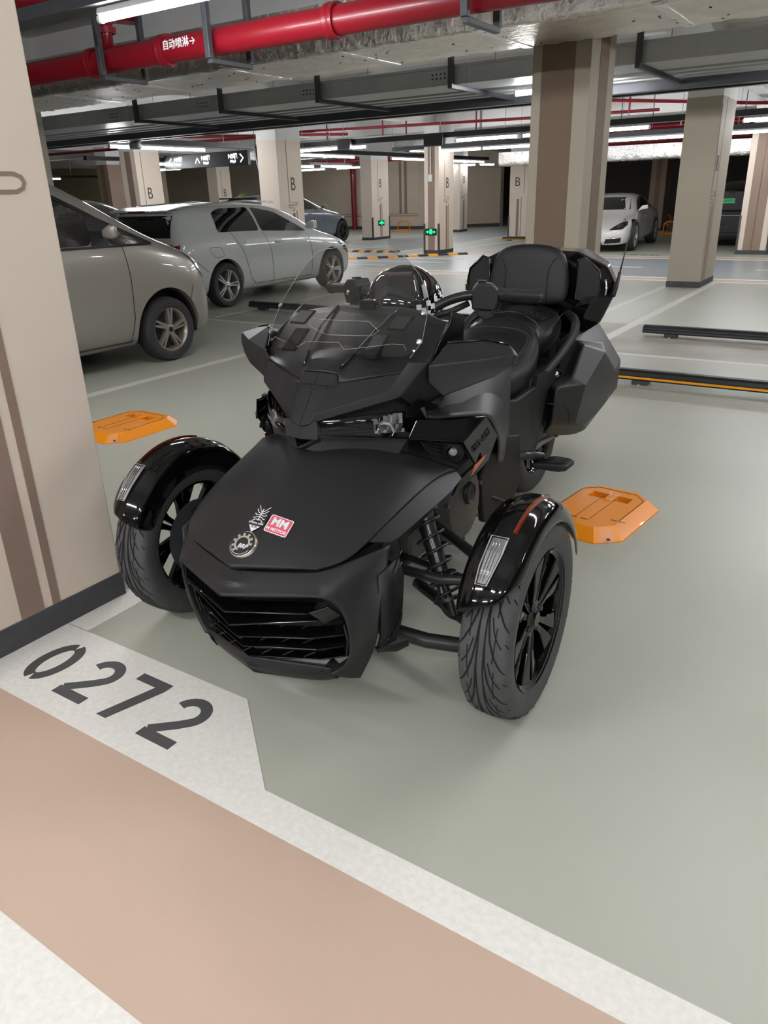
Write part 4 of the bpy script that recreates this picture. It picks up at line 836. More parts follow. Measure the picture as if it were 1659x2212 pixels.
# ================================================================== THE THREE-WHEELED MOTORCYCLE
# local frame: x to its left side (right in the photo), y towards its tail, z up; origin on the floor below the front axle
M['matte'] = mat('matte_black_panel', (31, 31, 32), .43, spec=.38)
M['matte2'] = mat('matte_black_plastic', (24, 24, 25), .5, spec=.35)
M['gloss'] = mat('gloss_black_paint', (8, 8, 9), .07, spec=.45)
M['dark'] = mat('dark_structural_plastic', (20, 20, 21), .55)
M['frame_black'] = mat('black_frame_paint', (32, 32, 33), .38, coat=.2)
M['engine'] = mat('engine_grey_casting', (74, 72, 68), .5, .35, noise=(12, .08))
M['leather'] = mat('black_seat_vinyl', (22, 22, 23), .46, spec=.35, bump=(320, .2, .001))
M['leather2'] = mat('smooth_seat_vinyl', (24, 24, 25), .42, spec=.35, bump=(120, .1, .001))
M['seam'] = mat('seat_stitching', (60, 60, 62), .6)
M['edge_highlight'] = mat('acrylic_edge_highlight', (150, 148, 144), .15, spec=1, alpha=.75)  # pale tone paints the highlight along the windscreen edges
M['lens2'] = mat('smoked_reflector', (176, 176, 178), .22, .85)
M['sticker_pink'] = mat('pink_red_sticker', (214, 84, 104), .35, coat=.5)
M['sticker_black'] = mat('black_sticker', (18, 18, 20), .3, coat=.5)
M['sticker_white'] = mat('white_sticker', (226, 228, 232), .3, coat=.5)
M['silver'] = mat('silver_emblem', (214, 214, 212), .16, .9)
def thin_glass(name, tint, rough=.02, extra=.0):
    m = bpy.data.materials.new(name); m.use_nodes = True; nt = m.node_tree; nt.nodes.clear(); L = nt.links
    o = nt.nodes.new('ShaderNodeOutputMaterial'); mx = nt.nodes.new('ShaderNodeMixShader'); t = nt.nodes.new('ShaderNodeBsdfTransparent'); g = nt.nodes.new('ShaderNodeBsdfGlossy'); f = nt.nodes.new('ShaderNodeFresnel')
    t.inputs[0].default_value = (*tint, 1); g.inputs['Roughness'].default_value = rough; f.inputs['IOR'].default_value = 1.45+extra
    L.new(f.outputs[0], mx.inputs[0]); L.new(t.outputs[0], mx.inputs[1]); L.new(g.outputs[0], mx.inputs[2]); L.new(mx.outputs[0], o.inputs[0]); return m
M['screen'] = thin_glass('windscreen_acrylic', (.74, .74, .73), .01, .08); M['clear'] = thin_glass('lamp_cover', (.93, .93, .94), .03, .1); M['visor'] = mat('dark_visor', (16, 16, 18), .05, coat=1)
bike = empty('three_wheeled_motorcycle', (-1.343, 1.643, 0), .052, 'matte black three-wheeled motorcycle with windscreen, parked in bay 0272', 'motorcycle')
def mx(p, s): return (s*p[0], p[1], p[2])
def full(rows):
    """rows of half points (centre first) -> rows across the whole width"""
    return [[mx(p, -1) for p in reversed(r[1:])]+list(r) for r in rows]
def panel(name, rows, m, parent=None, sub=2, solid=.006, s=None, smooth=True, auto=None, crease=(), bevel=0, vc=()):
    R = full(rows) if s is None else [[mx(p, s) for p in r] for r in rows]
    mb = MB(); mb.loft(R); o = mb.build(name, m, parent or bike, smooth=smooth, auto=auto)
    n = len(R[0])
    if vc and sub:
        av = o.data.attributes.new('crease_vert', 'FLOAT', 'POINT')
        for (r_, c_) in vc: av.data[r_*n+(c_ % n)].value = 1.0
    if crease and sub:
        me = o.data; at = me.attributes.new('crease_edge', 'FLOAT', 'EDGE')
        for e in me.edges:
            a, b = sorted(e.vertices); ra, rb = a//n, b//n
            if ra == rb and ra in crease: at.data[e.index].value = 1.0
            if ra != rb and ('c', a % n) in crease: at.data[e.index].value = 1.0
    if sub: d = o.modifiers.new('subdivide', 'SUBSURF'); d.levels = sub; d.render_levels = sub
    if solid: d = o.modifiers.new('thickness', 'SOLIDIFY'); d.thickness = solid; d.offset = 0
    if bevel: d = o.modifiers.new('bevel', 'BEVEL'); d.width = bevel; d.segments = 2; d.limit_method = 'ANGLE'; d.angle_limit = radians(25)
    return o
def facet(name, pts, faces, m, s=1, parent=None, solid=.006, bevel=.002):
    o = MB().add([mx(p, s) for p in pts], faces).build(name, m, parent or bike, smooth=True, auto=14)
    if solid: d = o.modifiers.new('thickness', 'SOLIDIFY'); d.thickness = solid; d.offset = 0
    if bevel: d = o.modifiers.new('bevel', 'BEVEL'); d.width = bevel; d.segments = 2; d.limit_method = 'ANGLE'; d.angle_limit = radians(16); d.harden_normals = True
    return o
def smooth_path(P, n=2):
    P = [tuple(p) for p in P]
    for _ in range(n): P = [P[0]]+[lp(P[i], P[i+1], f) for i in range(len(P)-1) for f in (.25, .75)]+[P[-1]]
    return P
def bvh_of(o):
    bpy.context.view_layer.update(); dg = bpy.context.evaluated_depsgraph_get(); me = bpy.data.meshes.new_from_object(o.evaluated_get(dg)); bm = bmesh.new(); bm.from_mesh(me); b = BVHTree.FromBMesh(bm); bm.free(); bpy.data.meshes.remove(me); return b
# ---------------------------------------------------------------- hood
def lp(a, b, t, up=0, fw=0): return (a[0]+(b[0]-a[0])*t, a[1]+(b[1]-a[1])*t-fw, a[2]+(b[2]-a[2])*t+up)
Cc = [(0, -.336, .466), (0, -.275, .516), (0, -.18, .583), (0, -.08, .645), (0, .01, .690), (0, .064, .702)]
Ed = [(.224, -.249, .473), (.284, -.202, .483), (.308, -.110, .515), (.324, -.021, .546), (.347, .218, .599), (.378, .303, .603)]
rows = []
for i, (c, e) in enumerate(zip(Cc, Ed)):
    up = (.0, .012, .022, .028, .030, .026)[i]; rows.append([c, lp(c, e, .33, up*.6, .0), lp(c, e, .66, up, 0), lp(c, e, .9, up*.55), e])
rows[5] = [(0, .064, .698), (.09, .10, .700), (.20, .185, .682), (.30, .26, .640), (.378, .303, .603)]
rows[4] = [(0, .01, .688), (.10, .05, .690), (.21, .12, .672), (.30, .19, .632), (.347, .218, .599)]
hood = panel('hood', rows, 'matte', sub=3, solid=.012, crease=(0, 5, ('c', 0), ('c', 8)), vc=((0, 0), (0, 4), (0, 8), (5, 0), (5, 8)))
hb = bvh_of(hood)
def on_hood(u, v):
    h = hb.ray_cast(Vector((u, v, 2)), Vector((0, 0, -1))); return h[0], h[1]
def hood_frame(u, v, rot=0):
    p, n = on_hood(u, v); x = Vector((1, 0, 0)); x = (x-n*x.dot(n)).normalized(); y = n.cross(x)
    x2 = x*cos(rot)+y*sin(rot); return frame(p+n*.0012, x2, n.cross(x2))
def disc(name, F, prof, m, parent, n=40, smooth=True):
    mb = MB(); mb.rev(prof, (0, 0, 0), (0, 0, 1), n); o = mb.build(name, m, parent, smooth=smooth, auto=40); o.data.transform(F); return o
F = hood_frame(.004, -.278)
em = disc('maker_emblem', F, [(0, .007), (.0385, .007), (.041, .005), (.043, -.004)], 'silver', bike)
disc('emblem_face', F, [(0, .0085), (.0378, .0082), (.0385, .007)], 'sticker_black', em)
mb = MB()
for k in range(9):   # cog segments of the ring
    a0 = radians(-62+k*29); 
    if k == 8: continue
    for rr, w in (((.019, .030), 29), ((.0185, .024), 29)):
        pass
mb.loft([[(r*cos(radians(a)), r*sin(radians(a)), .0090) for r in (.0185, .0245)] for a in range(-5, 262, 6)])
for k in range(8): 
    a = -2+k*33; mb.loft([[(r*cos(radians(b)), r*sin(radians(b)), .0090) for r in (.024, .0325)] for b in (a, a+8, a+15)])
o = mb.build('emblem_cog', 'silver', em); o.data.transform(F)
text_mesh('emblem_text', 'BRP', .0185, F @ Matrix.Translation((.006, -.009, .0092)), 'sticker_white', em, .0006, bold=.0004, shear=.25)
MB().loft([[(r*cos(radians(a)), r*sin(radians(a)), .0090) for r in (.0335, .0358)] for a in range(205, 335, 8)]).build('emblem_arc', 'silver', em).data.transform(F)
# the two stickers above the emblem
F = hood_frame(.075, -.205, -.02)
st1 = MB().prism([(x, y, 0) for x, y in rounded([(-.036, -.028), (.036, -.028), (.036, .028), (-.036, .028)], .006)], (0, 0, .0008)).build('pink_sticker', 'sticker_white', bike); st1.data.transform(F)
q = MB().prism([(x, y, .0008) for x, y in rounded([(-.0335, -.0255), (.0335, -.0255), (.0335, .0255), (-.0335, .0255)], .005)], (0, 0, .0004)).build('sticker_print', 'sticker_pink', st1); q.data.transform(F)
text_mesh('sticker_text', 'MM', .034, F @ Matrix.Translation((0, .007, .0013)), 'sticker_white', st1, .0003, bold=.0012, sx=.98); text_mesh('sticker_text', 'M MOTOR', .0135, F @ Matrix.Translation((0, -.0165, .0013)), 'sticker_white', st1, .0003, bold=.0004, sx=1.0)
F = hood_frame(.006, -.208, .0)
st2 = MB().prism([(x, y, 0) for x, y in ((-.001, .050), (.026, .018), (.028, -.012), (0, -.046), (-.028, -.012), (-.026, .018))], (0, 0, .0008)).build('black_sticker', 'sticker_black', bike); st2.data.transform(F)
q = MB()
for k in range(5):
    for sg in (-1, 1):
        pts = [(sg*(.002+.0045*j), -.002+k*.0075+.003*math.sin(j*1.1+k)+.0012*j*(k-1)) for j in range(5)]
        for r in stroke(pts, .0022): q.prism([(x, y, .0009) for x, y in r], (0, 0, .0003))
q.prism([(-.0015, -.004, .0009), (.0015, -.004, .0009), (.0015, .036, .0009), (-.0015, .036, .0009)], (0, 0, .0003)); q.prism([(-.019, -.022, .0009), (.019, -.022, .0009), (0, -.043, .0009)], (0, 0, .0003))
q = q.build('sticker_print', 'sticker_white', st2); q.data.transform(F)
text_mesh('sticker_text', 'HYDRA ARM', .0088, F @ Matrix.Translation((0, -.0135, .0011)), 'sticker_white', st2, .0002, bold=.0002); text_mesh('sticker_text', 'FILTR', .0085, F @ Matrix.Translation((0, -.0265, .0014)), 'sticker_black', st2, .0002, bold=.0002)
# ---------------------------------------------------------------- bumper around the grille
BP = [(0, -.387, .404), (.125, -.337, .409), (.243, -.288, .414), (.277, -.258, .400), (.299, -.236, .355), (.306, -.224, .291), (.298, -.208, .199), (.272, -.212, .152), (.236, -.226, .128)]
BQ = [(0, -.326, .452), (.113, -.283, .456), (.222, -.240, .460), (.296, -.172, .482), (.350, -.066, .496), (.369, -.118, .430), (.369, -.172, .330), (.367, -.172, .245), (.300, -.172, .104)]
BM = [lp(a, b, .5, 0, fw) for a, b, fw in zip(BP, BQ, (0, 0, .004, .016, .020, .022, .018, .012, .01))]
BI = [(p[0]*.985, p[1]+.028, p[2]+dz) for p, dz in zip(BP, (-.012, -.012, -.012, -.010, -.004, 0, .004, .008, .008))]
panel('front_bumper', [BI, BP, BM, BQ], 'matte', sub=3, solid=.006, crease=(1, 3, ('c', 0), ('c', 16)), vc=((1, 8), (1, 6), (1, 10), (3, 6), (3, 10), (3, 4), (3, 12), (0, 8), (2, 8)))
for s in (1, -1):
    facet('chin_winglet', [(.196, -.232, .100), (.205, -.245, .130), (.262, -.205, .150), (.290, -.150, .105), (.225, -.170, .085), (.215, -.180, .150)], [(0, 1, 2, 3, 4), (1, 5, 2), (0, 4, 5, 1)], 'matte', s, solid=.008)
    # vertical side vent with glossy louvres behind the cheek
    facet('side_vent', [(.362, -.150, .44), (.366, -.155, .31), (.362, -.150, .245), (.330, -.120, .17), (.350, -.05, .17), (.372, -.05, .26), (.378, -.045, .40), (.370, -.06, .46)], [(0, 1, 6, 7), (1, 2, 5, 6), (2, 3, 4, 5)], 'dark', s, solid=.01, bevel=0)
    for k in range(6):
        z = .205+k*.038; mb = MB(); mb.tube([mx((.364-.01*abs(k-3)*.3, -.150, z), s), mx((.370, -.11, z+.022), s), mx((.376, -.08, z+.05), s), mx((.378, -.05, z+.085), s)], .0022, 6); mb.build('vent_louvre', 'gloss', bike, smooth=True)
    facet('vent_foot', [(.320, -.110, .165), (.335, -.140, .195), (.385, -.04, .185), (.388, -.035, .165), (.350, -.04, .135)], [(0, 1, 2, 3), (0, 3, 4)], 'dark', s, solid=.01)
panel('chin', [[(0, -.300, .160), (.12, -.262, .155), (.20, -.232, .150), (.236, -.222, .146)], [(0, -.305, .130), (.12, -.268, .122), (.20, -.240, .118), (.240, -.222, .122)], [(0, -.286, .098), (.12, -.245, .090), (.20, -.215, .088), (.238, -.200, .100)], [(0, -.20, .094), (.12, -.16, .088), (.20, -.14, .088), (.24, -.13, .10)]], 'matte', sub=2, solid=.007, crease=(0, 2, ('c', 0), ('c', 6)), vc=((0, 3), (1, 3), (2, 3)))
MB().prism([(x, y, .16) for x, y in ((0, -.27), (.19, -.19), (.24, -.12), (.25, .06), (-.25, .06), (-.24, -.12), (-.19, -.19))], (0, 0, .285)).build('nose_core', 'dark', bike)
# grille: dark back, five chevron slats
panel('grille_back', [[(0, -.31, .40), (.23, -.20, .41), (.30, -.12, .38)], [(0, -.27, .27), (.22, -.17, .27), (.30, -.11, .27)], [(0, -.24, .14), (.2, -.15, .13), (.27, -.10, .13)]], 'black_hole', sub=0, solid=.004, smooth=False)
SL = [((0, -.380, .355), (.220, -.295, .362), None), ((0, -.365, .304), (.232, -.268, .330), None), ((0, -.341, .254), (.200, -.265, .262), (.276, -.205, .262)), ((0, -.323, .211), (.205, -.245, .215), (.278, -.198, .222)), ((0, -.302, .164), (.205, -.222, .168), (.272, -.188, .182))]
for c, e, t in SL:
    P = [c, e]+([t] if t else []); pts = [mx(p, -1) for p in reversed(P[1:])]+P
    mb = MB(); mb.loft([[(x, y, z), (x*.97, y+.055, z+.006), (x*.97, y+.055, z-.004), (x, y, z-.007)] for x, y, z in pts], closed=True, caps=True)
    sl = mb.build('grille_slat', 'gloss', bike, bevel=.002)
    MB().tube([(x, y-.002, z-.002) for x, y, z in pts], .0022, 6).build('slat_edge', 'gloss', sl)
for s in (1, -1):
    facet('grille_corner', [(.220, -.293, .362), (.262, -.252, .372), (.285, -.228, .338), (.250, -.262, .318), (.234, -.262, .33)], [(0, 1, 2, 3, 4)], 'gloss', s, solid=.006)
    MB().tube([mx(p, s) for p in ((.281, -.212, .300), (.286, -.205, .245), (.276, -.200, .19))], .006, 6).build('grille_rib', 'gloss', bike)
mb = MB()
for z in (.285, .235, .19):
    for k in range(-3, 4): u = k*.06; y = -.315+abs(u)*.36; mb.tube([(u-.018, y, z-.012), (u+.018, y+.004, z+.012)], .002, 5)
o = mb.build('grille_mesh', 'dark', bike); o['kind'] = 'stuff'
# ---------------------------------------------------------------- side panels of the nose
for s in (1, -1):
    # matte strip under the hood edge
    facet('hood_side_panel', [(0.308, -0.110, 0.514), (0.324, -0.021, 0.545), (0.347, 0.218, 0.598), (0.379, 0.307, 0.598), (0.350, -0.059, 0.500), (0.359, -0.025, 0.506), (0.398, 0.227, 0.561), (0.398, 0.304, 0.579), (.335, .28, .50), (.34, .0, .46)], [(0, 1, 5, 4), (1, 2, 6, 5), (2, 3, 7, 6), (5, 6, 8, 9), (6, 7, 8)], 'matte', s, solid=.005)
    # lower cowl below the headlamp
    facet('lower_cowl', [(0, .030, .700), (.030, .042, .716), (.048, .060, .722), (.060, .052, .690), (.238, .198, .668), (.262, .215, .716), (.050, .055, .740), (.0, .0, .712)], [(0, 1, 2, 3), (3, 2, 6, 5, 4), (0, 7, 1), (1, 7, 6, 2)], 'matte', s, solid=.006, bevel=.003)
    # headlamp: dark bowl, silver reflector elements and clear cover
    facet('headlamp', [(.040, .062, .732), (.058, .048, .790), (.252, .215, .800), (.268, .235, .716), (.15, .20, .75)], [(0, 1, 2, 3)], 'gloss', s, solid=.004, bevel=0)
    lampbase = empty('headlamp_unit'); lampbase.parent = bike
    for (a, b2, m) in (((.165, .158, .764), (.248, .214, .796), 'lens2'), ((.175, .166, .735), (.250, .222, .762), 'lens2')):
        mb = MB(); n = 7
        for i in range(n):
            t0, t1 = i/n, (i+.85)/n
            mb.quad(mx((a[0]+(b2[0]-a[0])*t0, a[1]+(b2[1]-a[1])*t0-.006-.008*(i % 2), a[2]), s), mx((a[0]+(b2[0]-a[0])*t1, a[1]+(b2[1]-a[1])*t1-.006, a[2]), s), mx((a[0]+(b2[0]-a[0])*t1, a[1]+(b2[1]-a[1])*t1-.006, b2[2]), s), mx((a[0]+(b2[0]-a[0])*t0, a[1]+(b2[1]-a[1])*t0-.010, b2[2]), s))
        mb.build('reflector', m, lampbase)
    MB().rev([(.002, .0), (.018, .004), (.026, .014)], mx((.205, .178, .748), s), (s*.45, -.85, 0), 20).build('projector_lens', 'clear', lampbase, smooth=True)
    panel('headlamp_cover', [[(.056, .030, .735), (.15, .095, .733), (.235, .165, .722), (.268, .215, .716)], [(.056, .022, .76), (.15, .085, .76), (.24, .155, .76), (.276, .215, .756)], [(.060, .030, .795), (.15, .095, .80), (.235, .165, .803), (.258, .205, .804)]], 'clear', lampbase, s=s, sub=2, solid=0)
    facet('headlamp_surround', [(.258, .205, .806), (.268, .215, .716), (.30, .28, .70), (.31, .32, .80), (.27, .26, .83)], [(0, 1, 2, 3, 4)], 'gloss', s, solid=.005)
    facet('headlamp_surround', [(.0, .018, .735), (.058, .030, .735), (.060, .030, .79), (.0, .040, .79)], [(0, 1, 2, 3)], 'dark', s, solid=.004)
# ---------------------------------------------------------------- nose shield (matte, faceted) and fairing under the screen
NS = [(0, .024, .772), (.030, .027, .780), (.065, .143, .907), (0, .140, .910),            # 0-3 nose blade
      (0.042, 0.041, 0.809), (0.068, 0.137, 0.881), (0.245, 0.206, 0.915), (0.225, 0.167, 0.865),      # 4-7
      (.252, .186, .849), (0.300, 0.265, 0.937), (0.265, 0.216, 0.946), (0.285, 0.245, 0.942),       # 8-11
      (0.235, 0.213, 0.781)]
for s in (1, -1):
    facet('nose_shield', NS, [(0, 1, 2, 3), (1, 4, 5, 2), (4, 7, 6, 5), (1, 8, 7, 4), (8, 9, 11, 7), (7, 11, 10, 6)], 'matte', s, solid=.008, bevel=.0025)
    # return of the wing edge going back towards the handlebar
    facet('fairing_side', [(.252, .186, .849), NS[9], (.335, .42, .900), (.325, .46, .82), (.262, .26, .800)], [(0, 1, 2, 3, 4)], 'matte2', s, solid=.006)
    facet('fairing_edge', [NS[9], (.298, .285, .930), (.300, .345, .985), (.292, .43, 1.03), (.278, .47, 1.06), (.300, .52, 1.04), (.325, .46, .93), (.330, .38, .88)], [(0, 1, 2, 3, 4, 5, 6, 7)], 'gloss', s, solid=.008)
    # black vents in the fairing with glossy surrounds
    for (a, b2, w2) in (((.130, .195, .946), (.165, .262, .992), .022), ((.165, .300, 1.012), (.200, .345, 1.035), .026)):
        F = frame(mx(lp(a, b2, .5, .014), s), (1, 0, 0), (0, b2[1]-a[1], b2[2]-a[2]))
        L = (Vector(b2)-Vector(a)).length/2
        fr = MB().prism([(x, y, 0) for x, y in rounded([(-w2-.005, -L-.006), (w2+.005, -L-.006), (w2+.010, L+.006), (-w2, L+.006)], .006)], (0, 0, .004)).build('vent_frame', 'gloss', bike, bevel=.0015); fr.data.transform(F)
        q = MB().box(-w2, w2, -L, L, .0042, .0048).build('vent_opening', 'black_hole', fr); q.data.transform(F)
    MB().tube([mx(p, s) for p in ((.066, .155, .925), (.085, .22, .965), (.105, .32, 1.022), (.112, .43, 1.064))], .004, 6).build('fairing_ridge', 'gloss', bike, smooth=True)
panel('upper_fairing', [[(0, .142, .912), (.066, .145, .909), NS[5], lp(NS[5], NS[6], .5, .004), NS[6], NS[11]], [(0, .170, .930), (.066, .172, .928), (.105, .190, .925), (.17, .205, .921), (.245, .228, .905), (.296, .262, .905)], [(0, .220, .960), (.07, .222, .960), (.115, .232, .952), (.18, .248, .946), (.258, .268, .932), (.300, .300, .940)], [(0, .30, 1.005), (.08, .305, 1.008), (.125, .31, 1.000), (.195, .318, .995), (.268, .330, .982), (.300, .355, .985)], [(0, .403, 1.052), (.115, .435, 1.060), (.15, .432, 1.055), (.20, .43, 1.050), (.262, .42, 1.035), (.292, .43, 1.03)]], 'matte', sub=2, solid=.006, crease=(0, 4, ('c', 0), ('c', 10)), vc=((0, 4), (0, 6), (0, 5), (0, 3), (0, 7)))
MB().prism([(x, y, .55) for x, y in ((-.05, .10), (.05, .10), (.23, .27), (.27, .50), (-.27, .50), (-.23, .27))], (0, 0, .33)).build('nose_core', 'dark', bike)
panel('dash_hood', [[(0, .403, 1.052), (.115, .435, 1.060), (.20, .43, 1.050), (.262, .42, 1.035)], [(0, .47, 1.062), (.10, .49, 1.066), (.19, .48, 1.052), (.25, .47, 1.03)], [(0, .60, 1.03), (.10, .60, 1.03), (.18, .58, 1.01), (.23, .56, .99)], [(0, .64, .94), (.10, .64, .94), (.17, .62, .93), (.21, .6, .92)]], 'dark', sub=2, solid=.006)
MB().box(-.03, .03, .425, .47, 1.055, 1.085).build('screen_latch', 'gloss', bike, bevel=.006)
# ---------------------------------------------------------------- windscreen
e0 = (0.270, 0.237, 0.957); e5 = (.167, .381, 1.230)
SC = [[(0, .196, .968), (.09, .192, .962), (.19, .205, .958), (.262, .232, .957)],
      [(0, .235, 1.030), (.10, .236, 1.022), (.20, .246, 1.008), (.280, .274, .997)],
      [(0, .270, 1.090), (.10, .275, 1.086), (.195, .292, 1.078), (.272, .325, 1.073)],
      [(0, .300, 1.135), (.10, .306, 1.132), (.19, .326, 1.122), (.259, .357, 1.115)],
      [(0, .345, 1.200), (.09, .350, 1.198), (.165, .362, 1.186), (.222, .378, 1.172)],
      [(0, .372, 1.240), (.07, .374, 1.238), (.135, .380, 1.228), (.180, .386, 1.212)],
      [(0, .379, 1.251), (.06, .381, 1.250), (.11, .384, 1.246), (.150, .386, 1.236)]]
ws = panel('windscreen', SC, 'screen', sub=2, solid=0)
wb = bvh_of(ws)
def on_ws(u, w, off=.002):
    h = wb.ray_cast(Vector((u, -1, w)), Vector((0, 1, 0)));  return (h[0]-Vector((0, off, 0))) if h[0] is not None else None
out = [r[-1] for r in SC]; top = [p for p in reversed(SC[-1])][1:]
loop = [mx(p, -1) for p in out]+[mx(p, -1) for p in top]+[p for p in SC[-1][1:]]+[p for p in reversed(out)][1:]
MB().tube(resample(loop, .03, False), .0011, 6).build('screen_edge_highlight', 'edge_highlight', ws, smooth=True)
# lower edge with its stepped cut-outs, and the slot outline
for pts in ([(-.262, .960), (-.24, .985), (-.12, .968), (-.09, .985), (.03, .990), (.055, .972), (.20, .992), (.235, .990), (.255, .960)], [(-.10, 1.048), (.11, 1.05), (.15, 1.025), (.13, 1.012), (-.02, 1.008), (-.10, 1.028), (-.10, 1.048)]):
    P = [on_ws(p.x, p.y) for p in resample(pts, .02, False)]; P = [p for p in P if p is not None]
    if len(P) > 2: MB().tube(P, .0009, 6).build('screen_edge_highlight', 'edge_highlight', ws, smooth=True)
for s in (1, -1):
    for p in ((.270, .325, 1.073), (.280, .274, .997), (.268, .262, .972)):
        r_ = .0095 if p[2] > .98 else .005
        MB().rev([(0, .004), (.35*r_, .004), (.4*r_, .007), (r_*.9, .006), (r_, 0)], mx((p[0]-.006, p[1]-.006, p[2]), s), (s*.45, -.85, .3), 16).build('screen_screw', 'chrome', bike, smooth=True, auto=40)
# ---------------------------------------------------------------- mirrors (angular matte housings)
for s in (1, -1):
    mb = MB()
    I = [(0.335, 0.331, 0.988), (0.305, 0.262, 0.930), (0.300, 0.268, 0.880), (.341, .290, .836), (.335, .40, .850), (.335, .46, .95)]
    T = [(0.482, 0.458, 0.969), (0.520, 0.404, 0.956), (0.518, 0.397, 0.925), (0.472, 0.356, 0.891), (.46, .46, .90), (.475, .49, .955)]
    O = [(0.412, 0.435, 0.983)]+[lp(a, b, .6, 0, .012) for a, b in zip(I[1:], T[1:])]
    T3 = [lp(a, (.46, .45, .935), .45) for a in T]; T3 = [(p[0]+.03, p[1], p[2]) for p in T3]
    mb.loft([[mx(p, s) for p in q] for q in (I, O, T, T3)], closed=True, caps=True)
    mr = mb.build('mirror', 'matte', bike, smooth=True, auto=17, bevel=.004, seg=3)
    MB().tube([mx(p, s) for p in ((0.335, 0.331, 0.989), (0.412, 0.435, 0.985), (0.482, 0.458, 0.970))], .003, 6).build('mirror_rim', 'gloss', mr, smooth=True)
    MB().tube([mx((.30, .42, .87), s), mx((.36, .40, .89), s)], .02, 10).build('mirror_mount', 'dark', bike)
# ---------------------------------------------------------------- glossy side panels with fog lamp
for s in (1, -1):
    TP = (0.300, 0.197, 0.783); T2 = (0.405, 0.467, 0.739); FC = (.401, .304, .698); FI = (0.285, 0.171, 0.729); RB = (0.412, 0.554, 0.651); LB = (0.405, 0.497, 0.580); BB = (0.402, 0.370, 0.557); TIP = (0.385, 0.258, 0.531); IN = (0.412, 0.377, 0.604); HC = (0.385, 0.329, 0.572)
    facet('side_panel', [TP, T2, FC, FI, RB, LB, BB, TIP, IN, HC], [(0, 3, 2, 1), (1, 2, 8, 5, 4), (8, 9, 7, 6, 5)], 'gloss', s, solid=.008, bevel=.006)
    MB().tube([mx(p, s) for p in (FI, FC, IN, HC)], .005, 8).build('intake_frame', 'gloss', bike, smooth=False)
    # recessed intake: black back, louvres and round fog lamp
    back = [mx(lp(p, (.30, .42, .66), .22), s) for p in (FI, FC, IN, HC, (.33, .25, .62))]
    MB().poly(back).build('intake_back', 'dark', bike, solid=.004)
    for k in range(5):
        t = k/5; a = lp((0.290, 0.171, 0.719), (0.320, 0.172, 0.681), t); b2 = lp((0.345, 0.224, 0.702), (0.365, 0.205, 0.652), t)
        a = (a[0], a[1]+.045, a[2]); b2 = (b2[0]-.012, b2[1]+.045, b2[2]); MB().loft([[mx(a, s), mx((a[0], a[1]+.02, a[2]-.004), s)], [mx(b2, s), mx((b2[0], b2[1]+.03, b2[2]-.004), s)]]).build('intake_louvre', 'matte2', bike, solid=.004)
    fc = (0.372, 0.293, 0.662); fc = (fc[0]-.006, fc[1]+.018, fc[2]-.002); ax = (s*.35, -.93, .05)
    fg = MB().rev([(.020, .012), (.032, .004), (.036, -.004), (.036, -.02)], mx(fc, s), ax, 28).build('fog_lamp', 'dark', bike, smooth=True, auto=40)
    MB().rev([(0, -.004), (.021, -.004)], mx(fc, s), ax, 24).build('reflector', 'lens2', fg, smooth=True); MB().rev([(0, .012), (.012, .008), (.019, -.002)], mx(fc, s), ax, 24).build('projector_lens', 'clear', fg, smooth=True)
    MB().add([mx(p, s) for p in ((0.409, 0.353, 0.569), (0.419, 0.361, 0.605), (0.420, 0.447, 0.619), (0.416, 0.442, 0.604))], [(0, 1, 2, 3)]).build('amber_reflector', 'amber', bike, solid=.004)
    A = Vector((0.420, 0.364, 0.657)); B2 = Vector((0.424, 0.479, 0.689)); d = (B2-A)
    if s == 1:
        sp = bvh_of([c for c in bike.children if c.name.startswith('side_panel')][-1]); hits = [sp.ray_cast(Vector((1, yy, zz)), Vector((-1, 0, 0)))[0] for yy, zz in ((A.y, A.z), (B2.y, B2.z), ((A.y+B2.y)/2-.01, (A.z+B2.z)/2+.025))]
        if None not in hits: text_mesh('panel_lettering', 'can-am', .046, frame((hits[0]+hits[1])/2+Vector((.0015, 0, 0)), hits[1]-hits[0], hits[2]-(hits[0]+hits[1])/2), 'matte2', bike, .0012, bold=.0012, sx=1.0)
    # broad matte knee panel (tank side)
    panel('tank_side', [[(0.310, 0.223, 0.780), (0.345, 0.279, 0.773), (0.382, 0.347, 0.765), (0.403, 0.472, 0.739), (0.408, 0.515, 0.711), (0.400, 0.616, 0.607), (0.390, 0.605, 0.534)],
                        [(0.280, 0.313, 0.790), (0.305, 0.382, 0.788), (0.335, 0.467, 0.789), (0.350, 0.644, 0.746), (0.345, 0.782, 0.665), (0.330, 0.859, 0.537), (0.330, 0.820, 0.457)],
                        [(0.250, 0.438, 0.794), (0.275, 0.525, 0.792), (0.290, 0.662, 0.787), (0.285, 0.825, 0.763), (0.275, 0.965, 0.688), (0.275, 1.013, 0.543), (0.280, 0.975, 0.439)]], 'matte', s=s, sub=2, solid=.006, crease=(0,))
    facet('side_inner', [(.28, .26, .80), (.33, .46, .84), (.30, .95, .80), (.30, .95, .52), (.36, .35, .56)], [(0, 1, 2, 3, 4)], 'dark', s, solid=.006, bevel=0)
panel('tank_top', [[(0, .55, .93), (.12, .55, .93), (.2, .52, .90), (.29, .48, .86)], [(0, .85, .90), (.12, .85, .89), (.2, .85, .86), (.27, .80, .80)], [(0, 1.12, .80), (.10, 1.12, .79), (.18, 1.1, .76), (.24, 1.08, .70)]], 'matte2', sub=2, solid=.008)
